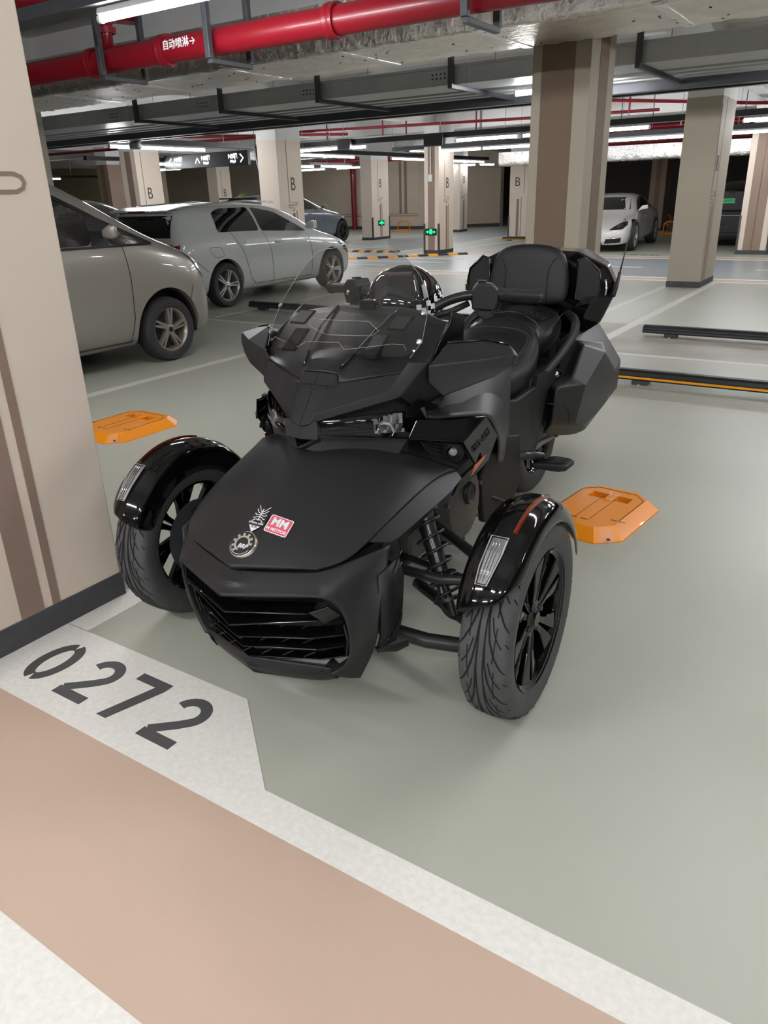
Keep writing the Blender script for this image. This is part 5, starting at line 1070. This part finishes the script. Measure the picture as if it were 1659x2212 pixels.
# ---------------------------------------------------------------- handlebar, switches, grips
for s in (1, -1):
    A = [(.03, .70, .93), (.06, .70, .99), (.105, .72, 1.035), (.165, .745, 1.062), (.225, .772, 1.072), (.31, .805, 1.073)]
    MB().tube([mx(p, s) for p in smooth_path(A, 3)], .0165, 14).build('handlebar', 'frame_black', bike, smooth=True, auto=50)
    MB().tube([mx(p, s) for p in ((.09, .70, .985), (.13, .70, 1.01), (.17, .715, 1.022), (.215, .75, 1.045))], .011, 10).build('cable_sleeve', 'rubber_black', bike, smooth=True)
    d = Vector((.108, .047, -.004)).normalized()
    c = Vector((.262, .785, 1.060)); x = Vector(mx(d, s)); F = frame(mx(c, s), x, (0, 0, 1))
    sb = MB().prism([(a, b2, -.032) for a, b2 in ((-.045, -.035), (.03, -.038), (.042, -.01), (.042, .03), (.018, .05), (-.030, .052), (-.046, .03))], (0, 0, .07)).build('switch_housing', 'dark', bike, bevel=.006, seg=3); sb.data.transform(F)
    q = MB().box(-.03, .0, .052, .058, -.02, .005).build('rocker_switch', 'matte2', sb, bevel=.002); q.data.transform(F)
    q = MB().rev([(0, .036), (.009, .036), (.010, .03)], (.012, .004, 0), (0, 0, 1 if s == 1 else -1), 16).build('button', 'chrome', sb, smooth=True); q.data.transform(F)
    q = MB().prism([(a, b2, -.02) for a, b2 in ((-.02, -.036), (.025, -.036), (.03, -.062), (.0, -.075), (-.025, -.058))], (0, 0, .04)).build('lever_pod', 'dark', sb, bevel=.005); q.data.transform(F)
    g0 = Vector((.305, .803, 1.073)); g1 = Vector((.428, .866, 1.064)); MB().tube([mx(g0.lerp(g1, t), s) for t in (0, .06, .12, .5, .95, 1)], [.021, .021, .0185, .0185, .019, .019], 18).build('grip', 'rubber_black', bike, smooth=True, auto=50)
    MB().tube([mx(g1-(g1-g0)*.03, s), mx(g1+(g1-g0)*.06, s)], .023, 18).build('bar_end', 'frame_black', bike, smooth=True, auto=40)
MB().tube([(-.03, .70, .93), (.03, .70, .93)], .02, 12).build('handlebar_clamp', 'frame_black', bike)
panel('steering_column_cover', [[(0, .60, .96), (.08, .60, .955)], [(0, .70, .955), (.09, .70, .95)], [(0, .80, .90), (.10, .80, .89)]], 'dark', sub=1, solid=.02)
# ---------------------------------------------------------------- seats
def lofted(name, secs, m, sub=2, parent=None, caps=True, smooth=True):
    R = [[mx(p, -1) for p in reversed(r[1:-1])] and ([r[0]]+r[1:-1]+[r[-1]]+[mx(p, -1) for p in reversed(r[1:-1])]) for r in secs]
    return MB().loft(R, closed=True, caps=caps).build(name, m, parent or bike, smooth=smooth, sub=sub)
# sections: from bottom centre around the left half to top centre
rs = lofted('rider_seat', [[(0, 1.02, .60), (.09, 1.02, .60), (.12, 1.0, .68), (.10, .99, .75), (0, .98, .77)],
    [(0, 1.10, .54), (.15, 1.10, .54), (.19, 1.08, .66), (.15, 1.07, .745), (0, 1.06, .765)],
    [(0, 1.25, .50), (.17, 1.25, .50), (.225, 1.24, .62), (.19, 1.25, .735), (0, 1.25, .745)],
    [(0, 1.42, .52), (.17, 1.42, .52), (.235, 1.42, .63), (.21, 1.42, .745), (0, 1.44, .750)],
    [(0, 1.56, .60), (.16, 1.55, .60), (.225, 1.53, .70), (.205, 1.53, .795), (0, 1.60, .815)],
    [(0, 1.66, .70), (.15, 1.62, .70), (.195, 1.58, .76), (.185, 1.58, .825), (0, 1.655, .868)],
    [(0, 1.71, .72), (.12, 1.68, .72), (.15, 1.65, .76), (.14, 1.64, .82), (0, 1.70, .862)]], 'leather')
for r_ in (1.0, .93):
    pts = [(-.20*r_, 1.26, .752), (-.205*r_, 1.38, .762), (-.19*r_, 1.48, .795), (-.13*r_, 1.545, .818), (0, 1.57*(1 if r_ == 1 else .995), .824), (.13*r_, 1.545, .818), (.19*r_, 1.48, .795), (.205*r_, 1.38, .762), (.20*r_, 1.26, .752), (.15*r_, 1.16, .752)]
    for q_ in range(2): pts = [pts[0]]+[lp(pts[i], pts[i+1], f) for i in range(len(pts)-1) for f in (.25, .75)]+[pts[-1]]
    MB().tube([(p[0], p[1], p[2]+.006) for p in pts], .0016, 5).build('seam_stitching', 'seam', rs, smooth=True)
ps = lofted('passenger_seat', [[(0, 1.60, .68), (.10, 1.60, .68), (.16, 1.60, .72), (.15, 1.60, .80), (0, 1.60, .83)],
    [(0, 1.68, .64), (.14, 1.66, .64), (.20, 1.64, .72), (.185, 1.65, .83), (0, 1.70, .872)],
    [(0, 1.80, .66), (.15, 1.80, .66), (.215, 1.80, .74), (.195, 1.80, .85), (0, 1.81, .896)],
    [(0, 1.92, .70), (.15, 1.92, .70), (.20, 1.92, .78), (.18, 1.92, .865), (0, 1.93, .903)],
    [(0, 1.97, .72), (.13, 1.97, .72), (.17, 1.97, .78), (.15, 1.97, .86), (0, 1.97, .89)]], 'leather2')
for s in (1, -1):
    for k in range(9):   # pleats
        MB().tube([mx(p, s) for p in ((.035+.015*k, 1.675+.002*k, .880-.004*k), (.07+.012*k, 1.75+.006*k, .890-.0045*k), (.10+.0095*k, 1.86+.004*k, .892-.004*k))], .0028, 5).build('pleat', 'leather', ps, smooth=True)
    MB().tube([mx(p, s) for p in ((.198, 1.655, .80), (.205, 1.72, .82), (.20, 1.84, .845), (.185, 1.95, .85))], .002, 5).build('piping', 'seam', ps, smooth=True)
    MB().tube([mx(p, s) for p in ((.19, 1.63, .80), (.14, 1.665, .842), (.07, 1.70, .868), (.0, 1.712, .878))], .003, 6).build('piping', 'seam', ps, smooth=True)
    MB().box(s*.226-.002, s*.226+.004, 1.385, 1.392, .585, .645).build('seat_tag', 'silver', rs, label='tiny silver tag on the seat side')
# backrest
br = empty('backrest'); br.parent = bike
BKP = [(-.19, .905), (-.195, .98), (-.178, 1.09), (-.135, 1.145), (0, 1.158), (.135, 1.145), (.178, 1.09), (.195, .98), (.19, .905), (.15, .885), (0, .880), (-.15, .885)]
secs = []
for (y, k, dz) in ((1.955, .90, .0), (1.920, .97, 0), (1.895, .96, .0), (1.885, .80, 0)):
    secs.append([(x*k*1.07+.004, y+(z-.9)*.12, 1.025+(z-1.02)*k*1.06) for x, z in BKP])
secs2 = [[(x*.97, 2.0+(z-.9)*.12, 1.02+(z-1.02)*.97) for x, z in BKP]]+secs
MB().loft(secs2, closed=True, caps=True).build('cushion', 'leather', br, smooth=True, sub=2)
for s in (1, -1): MB().tube([mx(p, s) for p in ((.150, 1.912, 1.105), (.125, 1.905, 1.085), (.108, 1.899, 1.05), (.106, 1.892, .98), (.110, 1.886, .90))], .0022, 5).build('seam_stitching', 'dark', br, smooth=True)
# ---------------------------------------------------------------- top case
tc = empty('top_case', label=None); tc.parent = bike
TCo = [(-.20, 1.120), (-.345, 1.055), (-.385, .985), (-.385, .915), (-.33, .79), (-.25, .735), (0, .73), (.25, .735), (.33, .79), (.385, .915), (.385, .985), (.345, 1.055), (.20, 1.120), (0, 1.13)]
MB().loft([[(x*.80, 2.0, .94+(z-.94)*.82) for x, z in TCo], [(x, 2.06, z) for x, z in TCo], [(x*.93, 2.20, z) for x, z in TCo], [(x*.78, 2.38, .93+(z-.93)*.95) for x, z in TCo], [(x*.58, 2.47, .93+(z-.93)*.8) for x, z in TCo]], closed=True, caps=True).build('case_body', 'gloss', tc, bevel=.012, seg=3)
for s in (1, -1):
    pk = [(0.225, 1.860, 1.089), (0.260, 1.870, 1.101), (0.330, 1.904, 1.039), (0.340, 1.882, 0.990), (0.335, 1.878, 0.935), (0.270, 1.815, 0.898), (0.220, 1.811, 0.909)]
    mb = MB(); P2 = [mx((p[0], 1.985, p[2]), s) for p in pk]; mb.poly(P2); mb.build('speaker_recess', 'black_hole', tc, solid=.004)
    MB().tube(P2, .006, 8, closed=True).build('recess_rim', 'gloss', tc, smooth=True)
    gp = [mx((x, 1.975, z), s) for x, z in ((.225, .875), (.325, .90), (.335, .935), (.27, .925))]
    mb = MB()
    for i in range(9):
        for j in range(5): 
            t, q = (i+.5)/9, (j+.5)/5; a = Vector(gp[0]).lerp(Vector(gp[1]), t); b2 = Vector(gp[3]).lerp(Vector(gp[2]), t); c = a.lerp(b2, q); mb.box(c.x-.0035, c.x+.0035, c.y-.002, c.y+.002, c.z-.0025, c.z+.0025)
    o = mb.build('speaker_mesh', 'matte2', tc); o['kind'] = 'stuff'
    MB().tube([mx(p, s) for p in ((.352, 2.01, 1.0), (.362, 2.005, .96), (.358, 2.0, .93))], .006, 8).build('case_latch', 'chrome', tc, smooth=True)
MB().box(-.15, .15, 2.02, 2.3, .70, .74).build('case_bracket', 'dark', tc, bevel=.01)
an = MB().tube([(.392, 2.02, .925), (.398, 2.04, .955), (.405, 2.06, 1.03)], [.011, .009, .007], 10).build('antenna', 'rubber_black', bike, smooth=True); MB().tube([(.405, 2.06, 1.03), (.416, 2.08, 1.12), (.430, 2.11, 1.24)], [.004, .0028, .0018], 8).build('antenna_rod', 'frame_black', an, smooth=True)
# ---------------------------------------------------------------- side cases
for s in (1, -1):
    sc = empty('side_case'); sc.parent = bike
    inner = [(.245, 1.86, .765), (.245, 2.38, .735), (.245, 2.60, .62), (.245, 2.60, .42), (.245, 2.35, .25), (.245, 1.95, .24), (.245, 1.60, .335), (.245, 1.58, .52), (.245, 1.72, .63)]
    front = [(.290, 1.755, .770), (.300, 2.37, .735), (.315, 2.62, .60), (.315, 2.60, .40), (.315, 2.32, .262), (.310, 1.86, .270), (.275, 1.475, .395), (.275, 1.505, .600), (.295, 1.655, .618)]
    outer = [(.372, 1.62, .735), (.412, 1.92, .690), (.425, 2.15, .585), (.420, 2.12, .42), (.395, 1.88, .30), (.365, 1.66, .300), (.335, 1.38, .410), (.335, 1.37, .600), (.372, 1.53, .640)]
    front = [QQ for QQ in ((0.290, 1.831, 0.736), (0.300, 2.250, 0.659), (0.330, 2.573, 0.516), (0.350, 2.471, 0.386), (0.325, 1.951, 0.276), (0.300, 1.890, 0.271), (0.250, 1.555, 0.371), (0.260, 1.548, 0.592), (0.285, 1.688, 0.613))]
    outer = [(0.345, 1.762, 0.741), (0.385, 2.001, 0.667), (0.400, 2.180, 0.539), (0.395, 1.983, 0.393), (0.370, 1.747, 0.353), (0.355, 1.665, 0.381), (0.300, 1.481, 0.431), (0.315, 1.469, 0.598), (0.345, 1.587, 0.616)]
    mb = MB(); mb.loft([[mx(p, s) for p in q] for q in (inner, front, outer)], closed=True, caps=False)
    n0 = len(mb.v); O = [Vector(mx(p, s)) for p in outer]; R1 = Vector(mx((0.392, 1.975, 0.665), s)); R2 = Vector(mx((0.405, 1.603, 0.593), s)); R3 = Vector(mx((0.362, 1.629, 0.406), s))
    mb.add(O+[R2], [(0, 1, 9, 8), (1, 2, 3, 9), (3, 4, 5, 9), (9, 5, 6, 7), (9, 7, 8)])
    mb.build('case_shell', 'matte', sc, weld=True, smooth=True, auto=16, bevel=.012, seg=3)
    cb = bvh_of([c for c in sc.children][-1]); cdir = Vector((-s*.6, .8, 0)).normalized()
    def on_case(p, off=.002):
        p = Vector(mx(p, s)); h = cb.ray_cast(p-cdir*.4, cdir); return (h[0]-cdir*off) if h[0] is not None else p
    MB().tube([on_case(p, .001) for p in resample([(0.300, 1.418, 0.538), (0.342, 1.527, 0.508), (0.362, 1.567, 0.463), (0.352, 1.604, 0.383)], .02, False)], .0018, 6).build('lid_seam', 'black_hole', sc)
    MB().poly([on_case(p, .003) for p in ((0.400, 1.996, 0.402), (0.405, 2.060, 0.413), (0.405, 2.128, 0.424), (0.400, 2.131, 0.391), (0.400, 2.057, 0.376))]).build('side_reflector', 'red_lens', sc, solid=.005, soff=1)
    # passenger grab rail
    GR = [(.235, 1.42, .60), (.245, 1.52, .645), (.268, 1.66, .700), (.280, 1.78, .762), (.272, 1.86, .800), (.250, 1.90, .83), (.20, 1.96, .84)]
    MB().tube([mx(p, s) for p in smooth_path(GR, 3)], .0215, 14).build('grab_rail', 'rubber_black', bike, smooth=True)
    MB().rev([(0, .008), (.012, .006), (.016, 0)], mx((.272, 1.60, .625), s), (s*.6, -.8, .2), 16).build('case_bolt', 'chrome', bike, smooth=True)
    facet('case_bracket', [(.245, 1.40, .66), (.255, 1.60, .66), (.268, 1.66, .63), (.262, 1.50, .57), (.245, 1.42, .30), (.225, 1.34, .30)], [(0, 1, 2, 3), (0, 3, 4, 5)], 'dark', s, solid=.02)
    # body side below the seat
    facet('rear_side_cover', [(.20, .95, .66), (.225, 1.20, .60), (.24, 1.45, .62), (.25, 1.60, .55), (.24, 1.50, .35), (.24, 1.15, .30), (.22, .90, .38)], [(0, 1, 5, 6), (1, 2, 4, 5), (2, 3, 4)], 'matte2', s, solid=.03, bevel=.01)
MB().box(-.20, .20, .55, 2.2, .42, .62).build('chassis_cover', 'dark', bike, bevel=.04)
MB().box(-.16, .16, 1.95, 2.45, .40, .74).build('tail_section', 'dark', bike, bevel=.04)
# ---------------------------------------------------------------- engine, frame and foot controls
MB().box(-.20, .20, .30, .98, .20, .56).build('engine_block', 'engine', bike, bevel=.04, seg=3)
MB().box(-.19, .19, .02, .30, .20, .50).build('radiator_shroud', 'dark', bike, bevel=.03)
for s in (1, -1):
    ec = MB().rev([(0, .05), (.05, .05), (.13, .035), (.165, .0), (.17, -.05)], (s*.235, .62, .36), (s, 0, .06), 32).build('engine_cover', 'engine', bike, smooth=True, auto=30)
    MB().rev([(0, .004), (.028, .006), (.036, .012), (.042, .0)], (s*.285, .62, .40), (s, 0, .05), 24).build('oil_cap', 'dark', ec, smooth=True, auto=30)
    for k in range(7): an_ = 2*pi*k/7+.2; MB().rev([(0, .012), (.009, .010), (.010, 0)], (s*.262, .62+.145*cos(an_), .36+.145*sin(an_)), (s, 0, 0), 6).build('cover_bolt', 'galv_dark', ec)
    facet('footboard_bracket', [(.26, .88, .54), (.30, 1.06, .50), (.30, 1.08, .30), (.27, 1.0, .13), (.25, .82, .20), (.25, .78, .40)], [(0, 1, 2, 3, 4, 5)], 'dark', s, solid=.03, bevel=.008)
    MB().tube([mx((.27, 1.03, .30), s), mx((.275, 1.05, .13), s)], .028, 14).build('frame_tube', 'frame_black', bike, smooth=True)
    MB().tube([mx(p, s) for p in ((.28, 1.06, .40), (.33, 1.16, .385), (.36, 1.20, .37))], .018, 10).build('peg_bracket', 'frame_black', bike, smooth=True)
    pa, pb = Vector((.335, 1.19, .350)), Vector((.455, 1.30, .345))
    mb = MB(); mb.loft([[mx(p, s) for p in q] for q in ([(.335, 1.15, .352), (.345, 1.22, .352), (.345, 1.22, .328), (.335, 1.15, .328)], [(.44, 1.17, .352), (.45, 1.29, .350), (.45, 1.29, .322), (.44, 1.17, .322)], [(.47, 1.19, .348), (.475, 1.28, .346), (.475, 1.28, .325), (.47, 1.19, .325)])], closed=True, caps=True)
    pg = mb.build('footpeg', 'rubber_black', bike, bevel=.006, seg=3)
    for k in range(5): MB().tube([mx((.355+.006*k, 1.17+.02*k, .356), s), mx((.40, 1.19+.018*k, .357), s), mx((.455, 1.20+.016*k, .355), s)], .003, 5).build('peg_rib', 'dark', pg, smooth=True)
    MB().tube([mx(p, s) for p in ((.26, .86, .30), (.30, .92, .26), (.33, .95, .22))], .008, 8).build('brake_pedal' if s < 0 else 'shift_lever', 'frame_black', bike, smooth=True)
    # suspension: two wishbones, tie rod, damper with coil spring
    hubp = Vector((.60, .0, .295))
    for nm, pts, r_ in (('lower_wishbone', [(.20, -.045, .205), (.38, -.01, .178), (.56, .05, .165)], .023), ('lower_wishbone_rear', [(.20, .27, .195), (.40, .17, .175), (.56, .09, .165)], .020), ('upper_wishbone', [(.22, .03, .375), (.40, .04, .362), (.56, .07, .385)], .015), ('upper_wishbone_rear', [(.22, .32, .41), (.42, .20, .39), (.56, .10, .39)], .017), ('tie_rod', [(.20, .17, .34), (.42, .17, .31), (.56, .16, .30)], .011)):
        MB().tube([mx(p, s) for p in resample(pts, .04, False)], r_, 14).build(nm.replace('_rear', ''), 'frame_black', bike, smooth=True)
    a = Vector((.270, .16, .545)); b2 = Vector((.430, .07, .235)); MB().tube([mx(a.lerp(b2, t), s) for t in (0, .2, .21, .62, .63, 1)], [.030, .030, .026, .026, .012, .012], 16).build('damper', 'frame_black', bike, smooth=True, auto=40)
    d = (b2-a).normalized(); x = d.cross(Vector((0, 0, 1))).normalized(); y = d.cross(x); pts = []
    for k in range(0, 97): t = k/96; an_ = 2*pi*6*t; pts.append(mx(a+(b2-a)*(.10+.72*t)+(x*cos(an_)+y*sin(an_))*.042, s))
    MB().tube(pts, .0052, 8).build('coil_spring', 'frame_black', bike, smooth=True)
    for t in (.08, .84): MB().tube([mx(a.lerp(b2, t), s), mx(a.lerp(b2, t+.03), s)], .048, 20).build('spring_seat', 'frame_black', bike, smooth=True, auto=40)
    MB().tube([mx(p, s) for p in smooth_path(((.36, .10, .33), (.38, .08, .24), (.44, .07, .215), (.50, .08, .27), (.55, .08, .35)))], .006, 8).build('brake_hose', 'rubber_black', bike, smooth=True)
    MB().box(-.02, .02, -.03, .03, -.13, .12).build('hub_carrier', 'frame_black', bike, bevel=.01).location = (s*.555, .075, .285)
# ---------------------------------------------------------------- wheels
def moto_wheel(loc, s, R, rim, w, tread=True, grooves=15, name='front_wheel'):
    e = empty(name, loc); e.parent = bike; h = w/2; ax = (s, 0, 0)
    prof = [(rim*.98, -h*.80), (rim*1.03, -h*.90), (R*.86, -h*1.0), (R*.93, -h*.95), (R*.972, -h*.80), (R*.992, -h*.5), (R, -h*.15), (R, h*.15), (R*.992, h*.5), (R*.972, h*.80), (R*.93, h*.95), (R*.86, h*1.0), (rim*1.03, h*.90), (rim*.98, h*.80)]
    ty = MB(); ty.rev(prof, (0, 0, 0), ax, 72)
    def surf(q, an, off=.0013):      # q: -1..1 across the tread
        a = abs(q); pr = [(0, R), (.15, R), (.5, R*.992), (.80, R*.972), (.95, R*.93), (1.0, R*.86)]
        for (a0, r0), (a1, r1) in zip(pr, pr[1:]):
            if a <= a1+1e-6: rr = r0+(r1-r0)*(a-a0)/(a1-a0); break
        rr += off; return Vector((q*h, -rr*cos(an), rr*sin(an)))
    n0 = len(ty.f)
    def groove(P, wd):
        pts = [surf(p.x, p.y) for p in resample([(q, an) for q, an in P], .08, False)]
        for i in range(len(pts)-1):
            a, b2 = pts[i], pts[i+1]; t = (b2-a).normalized(); nrm = Vector((0, a.y, a.z)).normalized(); sd = t.cross(nrm).normalized()*wd/2
            ty.quad(a-sd, a+sd, b2+sd, b2-sd, 1)
    if tread:
        for k in range(grooves):
            a0 = 2*pi*k/grooves; st_ = 2*pi/grooves
            for sg in (1, -1):
                o_ = 0 if sg == 1 else st_*.5
                groove([(sg*q, a0+o_+f*st_) for q, f in ((.14, 1.55), (.18, 1.1), (.30, .65), (.48, .32), (.68, .08), (.90, -.12))], .0048)
                groove([(sg*q, a0+o_+f*st_) for q, f in ((.30, 1.15), (.42, .85), (.56, .66), (.74, .50))], .0036)
                groove([(sg*q, a0+o_+f*st_) for q, f in ((.52, .95), (.50, .55), (.46, .15))], .003)
                groove([(sg*q, a0+o_+f*st_) for q, f in ((.84, .62), (.95, .52))], .004)
                groove([(sg*q, a0+o_+f*st_) for q, f in ((.14, .5), (.12, 1.0), (.14, 1.55))], .004)
    ty.build('tyre', ['tyre_bike', 'groove'], e, smooth=True, auto=50)
    MB().rev([(rim*1.0, -h*.82), (rim*.93, -h*.7), (rim*.90, h*.3), (rim*.93, h*.70), (rim*1.0, h*.82), (rim*1.005, h*.9), (rim*.985, h*.86)], (0, 0, 0), ax, 60).build('rim', 'gloss', e, smooth=True, auto=40)
    for k in range(6):
        an = 2*pi*k/6+.35
        P = lambda rr, da, x_: Vector((s*x_, rr*cos(an+da), rr*sin(an+da)))
        for q in (1, -1):
            mb = MB(); mb.loft([[P(.030, q*.50, h*.20), P(.034, q*.02, h*.2), P(.034, q*.02, h*.55), P(.030, q*.50, h*.55)], [P(rim*.5, q*.26, h*.30), P(rim*.5, q*.05, h*.30), P(rim*.5, q*.05, h*.64), P(rim*.5, q*.26, h*.60)], [P(rim*.93, q*.34, h*.35), P(rim*.93, q*.06, h*.35), P(rim*.94, q*.06, h*.78), P(rim*.94, q*.34, h*.70)]], closed=True, caps=True)
            mb.build('spoke', 'gloss', e, bevel=.003)
    MB().rev([(0, h*.72), (.022, h*.72), (.030, h*.62), (.052, h*.56), (.056, -h*.2), (.05, -h*.9)], (0, 0, 0), ax, 24).build('hub', 'gloss', e, smooth=True, auto=35)
    for k in range(4): MB().rev([(0, .012), (.008, .010), (.009, -.004)], (s*h*.58, .040*cos(k*pi/2+.4), .040*sin(k*pi/2+.4)), ax, 6).build('lug_nut', 'galv_dark', e)
    MB().rev([(.075, -h*.55), (.132, -h*.55), (.132, -h*.62), (.075, -h*.62)], (0, 0, 0), ax, 40).build('brake_disc', 'galv_dark', e)
    mb = MB(); mb.box(-s*h*.9-.02, -s*h*.9+.03, .06, .13, .02, .11); mb.build('brake_caliper', 'dark', e, bevel=.012)
    return e
WU = .633; RF = .289; AX = .075
for s in (1, -1):
    moto_wheel((s*WU, AX, RF), s, RF, .204, .142)
    # fender: glossy shell over the tyre
    fe = empty('fender', (s*WU, AX, RF)); fe.parent = bike
    def FS(rr, q, deg): a = radians(deg); return (s*q, -rr*cos(a), rr*sin(a))
    prof = [(.240, -.074), (.300, -.081), (.324, -.077), (.336, -.060), (.341, -.037), (.350, -.031), (.350, .023), (.341, .029), (.338, .050), (.324, .067), (.300, .075), (.282, .075)]
    secs = []
    for i in range(15):
        t = i/14; row = []
        for rr, q in prof:
            st_ = 25.5+(7*min(1, max(0, (q+.08)/.12)))+(13*min(1, max(0, (q-.04)/.035))**1.3)+(.300-rr)*160*(1 if q > .07 and rr < .3 else 0); en = 150+max(0, q)/.075*14; k = 1-.05*max(0, 1-t*6)**2
            if i == 0: rr = rr-.006
            row.append(FS(rr, q*k, st_+(en-st_)*t))
        secs.append(row)
    MB().loft(secs).build('fender_shell', 'gloss', fe, smooth=True, sub=1, solid=.004, auto=60)
    # clear marker lamp
    ml = []
    for dg_, a_, b_ in ((40, -.022, .006), (46, -.024, .014), (54, -.024, .020), (61, -.022, .020)): ml.append([FS(rr, u, dg_) for rr, u in ((.349, a_), (.357, a_+.003), (.358, b_-.003), (.349, b_))])
    lm = MB().loft(ml, closed=True, caps=True).build('marker_lamp', 'lens2', fe, bevel=.003, label='clear ribbed marker lamp')
    for u in (-.015, -.007, .001): MB().tube([FS(.3595, u+.004*(d_-40)/20, d_) for d_ in (41, 47, 53, 60)], .0016, 6).build('lamp_rib', 'chrome', lm, smooth=True)
    MB().tube([FS(.358, u, d_) for u, d_ in ((-.022, 39.5), (-.025, 47), (-.024, 61.5), (.021, 61.5), (.021, 54), (.007, 39.5))], .0018, 6, closed=True).build('lamp_bezel', 'galv', lm)
    MB().loft([[FS(rr, u, d_) for rr, u in ((.342, .0215), (.3515, .0215), (.350, .028), (.338, .031))] for d_ in range(66, 112, 5)], closed=True, caps=True).build('amber_reflector', 'amber', fe, smooth=True, auto=40)
rw = moto_wheel((0, 1.74, .306), 1, .306, .204, .22, grooves=15, name='rear_wheel')
MB().tube([(.16, .95, .32), (.165, 1.4, .33), (.16, 1.74, .306)], .032, 12).build('swing_arm', 'frame_black', bike, smooth=True); MB().tube([(-.16, .95, .32), (-.165, 1.4, .33), (-.16, 1.74, .306)], .032, 12).build('swing_arm', 'frame_black', bike, smooth=True)
MB().tube([(-.2, 1.74, .306), (.2, 1.74, .306)], .018, 12).build('rear_axle', 'frame_black', bike)
MB().loft([[(x, 1.74-r_*cos(a), .306+r_*sin(a)) for x, r_ in ((-.14, .30), (-.13, .35), (0, .365), (.13, .35), (.14, .30))] for a in [radians(d_) for d_ in range(40, 175, 12)]]).build('rear_mudguard', 'dark', bike, smooth=True, solid=.004)
MB().tube([(-.21, .90, .22), (-.27, 1.2, .24), (-.29, 1.75, .30)], .055, 16).build('exhaust', 'galv_dark', bike, smooth=True)
# the body was laid out at full scale; shrink and seat it on the axles
BS = .957
for ch in bike.children:
    if ch.name.split('.')[0] in ('front_wheel', 'rear_wheel', 'fender', 'lower_wishbone', 'upper_wishbone', 'tie_rod', 'damper', 'coil_spring', 'spring_seat', 'brake_hose', 'hub_carrier', 'rear_axle', 'swing_arm', 'rear_mudguard'): continue
    ch.location = (ch.location.x*BS, ch.location.y*BS-.0736, ch.location.z*BS+.0602); ch.scale = (BS, BS, BS)
# ---------------------------------------------------------------- helmet resting on the handlebar
O3 = Matrix.Translation((-1.343, 1.643, 0)) @ Matrix.Rotation(.052, 4, 'Z')
hc = O3 @ Vector((-.026, .735*BS-.0736, 1.035*BS+.0602))
hm = empty('helmet', hc, .052, 'glossy black full-face helmet with checkered side, seen through the windscreen', 'helmet')
def ell(u, v, r=(.127, .148, .128), o=(0, 0, 0)): return (o[0]+r[0]*cos(u)*cos(v), o[1]+r[1]*sin(u)*cos(v), o[2]+r[2]*sin(v))
mb = MB(); mb.loft([[ell(2*pi*i/36, radians(-62+a*152/16)) for i in range(36)] for a in range(17)], closed=True); mb.build('helmet_shell', 'gloss', hm, smooth=True)
mb = MB(); mb.loft([[ell(radians(190+i*9), radians(-22+a*10), (.131, .153, .132)) for i in range(16)] for a in range(9)]); mb.build('visor', 'visor', hm, smooth=True, solid=.002)
mb = MB(); 
for i in range(9):
    for a in range(5):
        if (i+a) % 2: continue
        u0, v0 = radians(318+i*7.5), radians(-30+a*7.0+i*2.2); mb.quad(*[ell(u0+du*radians(7.5), v0+dv*radians(7.5), (.1325, .1545, .1335)) for du, dv in ((0, 0), (1, 0), (1, 1), (0, 1))])
mb.build('checkered_decal', 'sticker_white', hm)
mb = MB(); mb.loft([[ell(radians(330+i*4), radians(12+a*4+i*1.5), (.1325, .1545, .1335)) for i in range(3)] for a in range(6)]); mb.build('grey_decal', mat('grey_decal', (150, 150, 152), .4), hm)
mb = MB(); mb.rev([(0, .003), (.014, .002)], ell(radians(374), radians(2), (.134, .156, .135)), (.95, -.15, -.2), 16); mb.build('yellow_decal', 'yellow', hm)
MB().tube([ell(2*pi*i/30, radians(-60), (.140, .160, .130)) for i in range(30)], .012, 8, closed=True).build('neck_trim', 'rubber_black', hm, smooth=True)
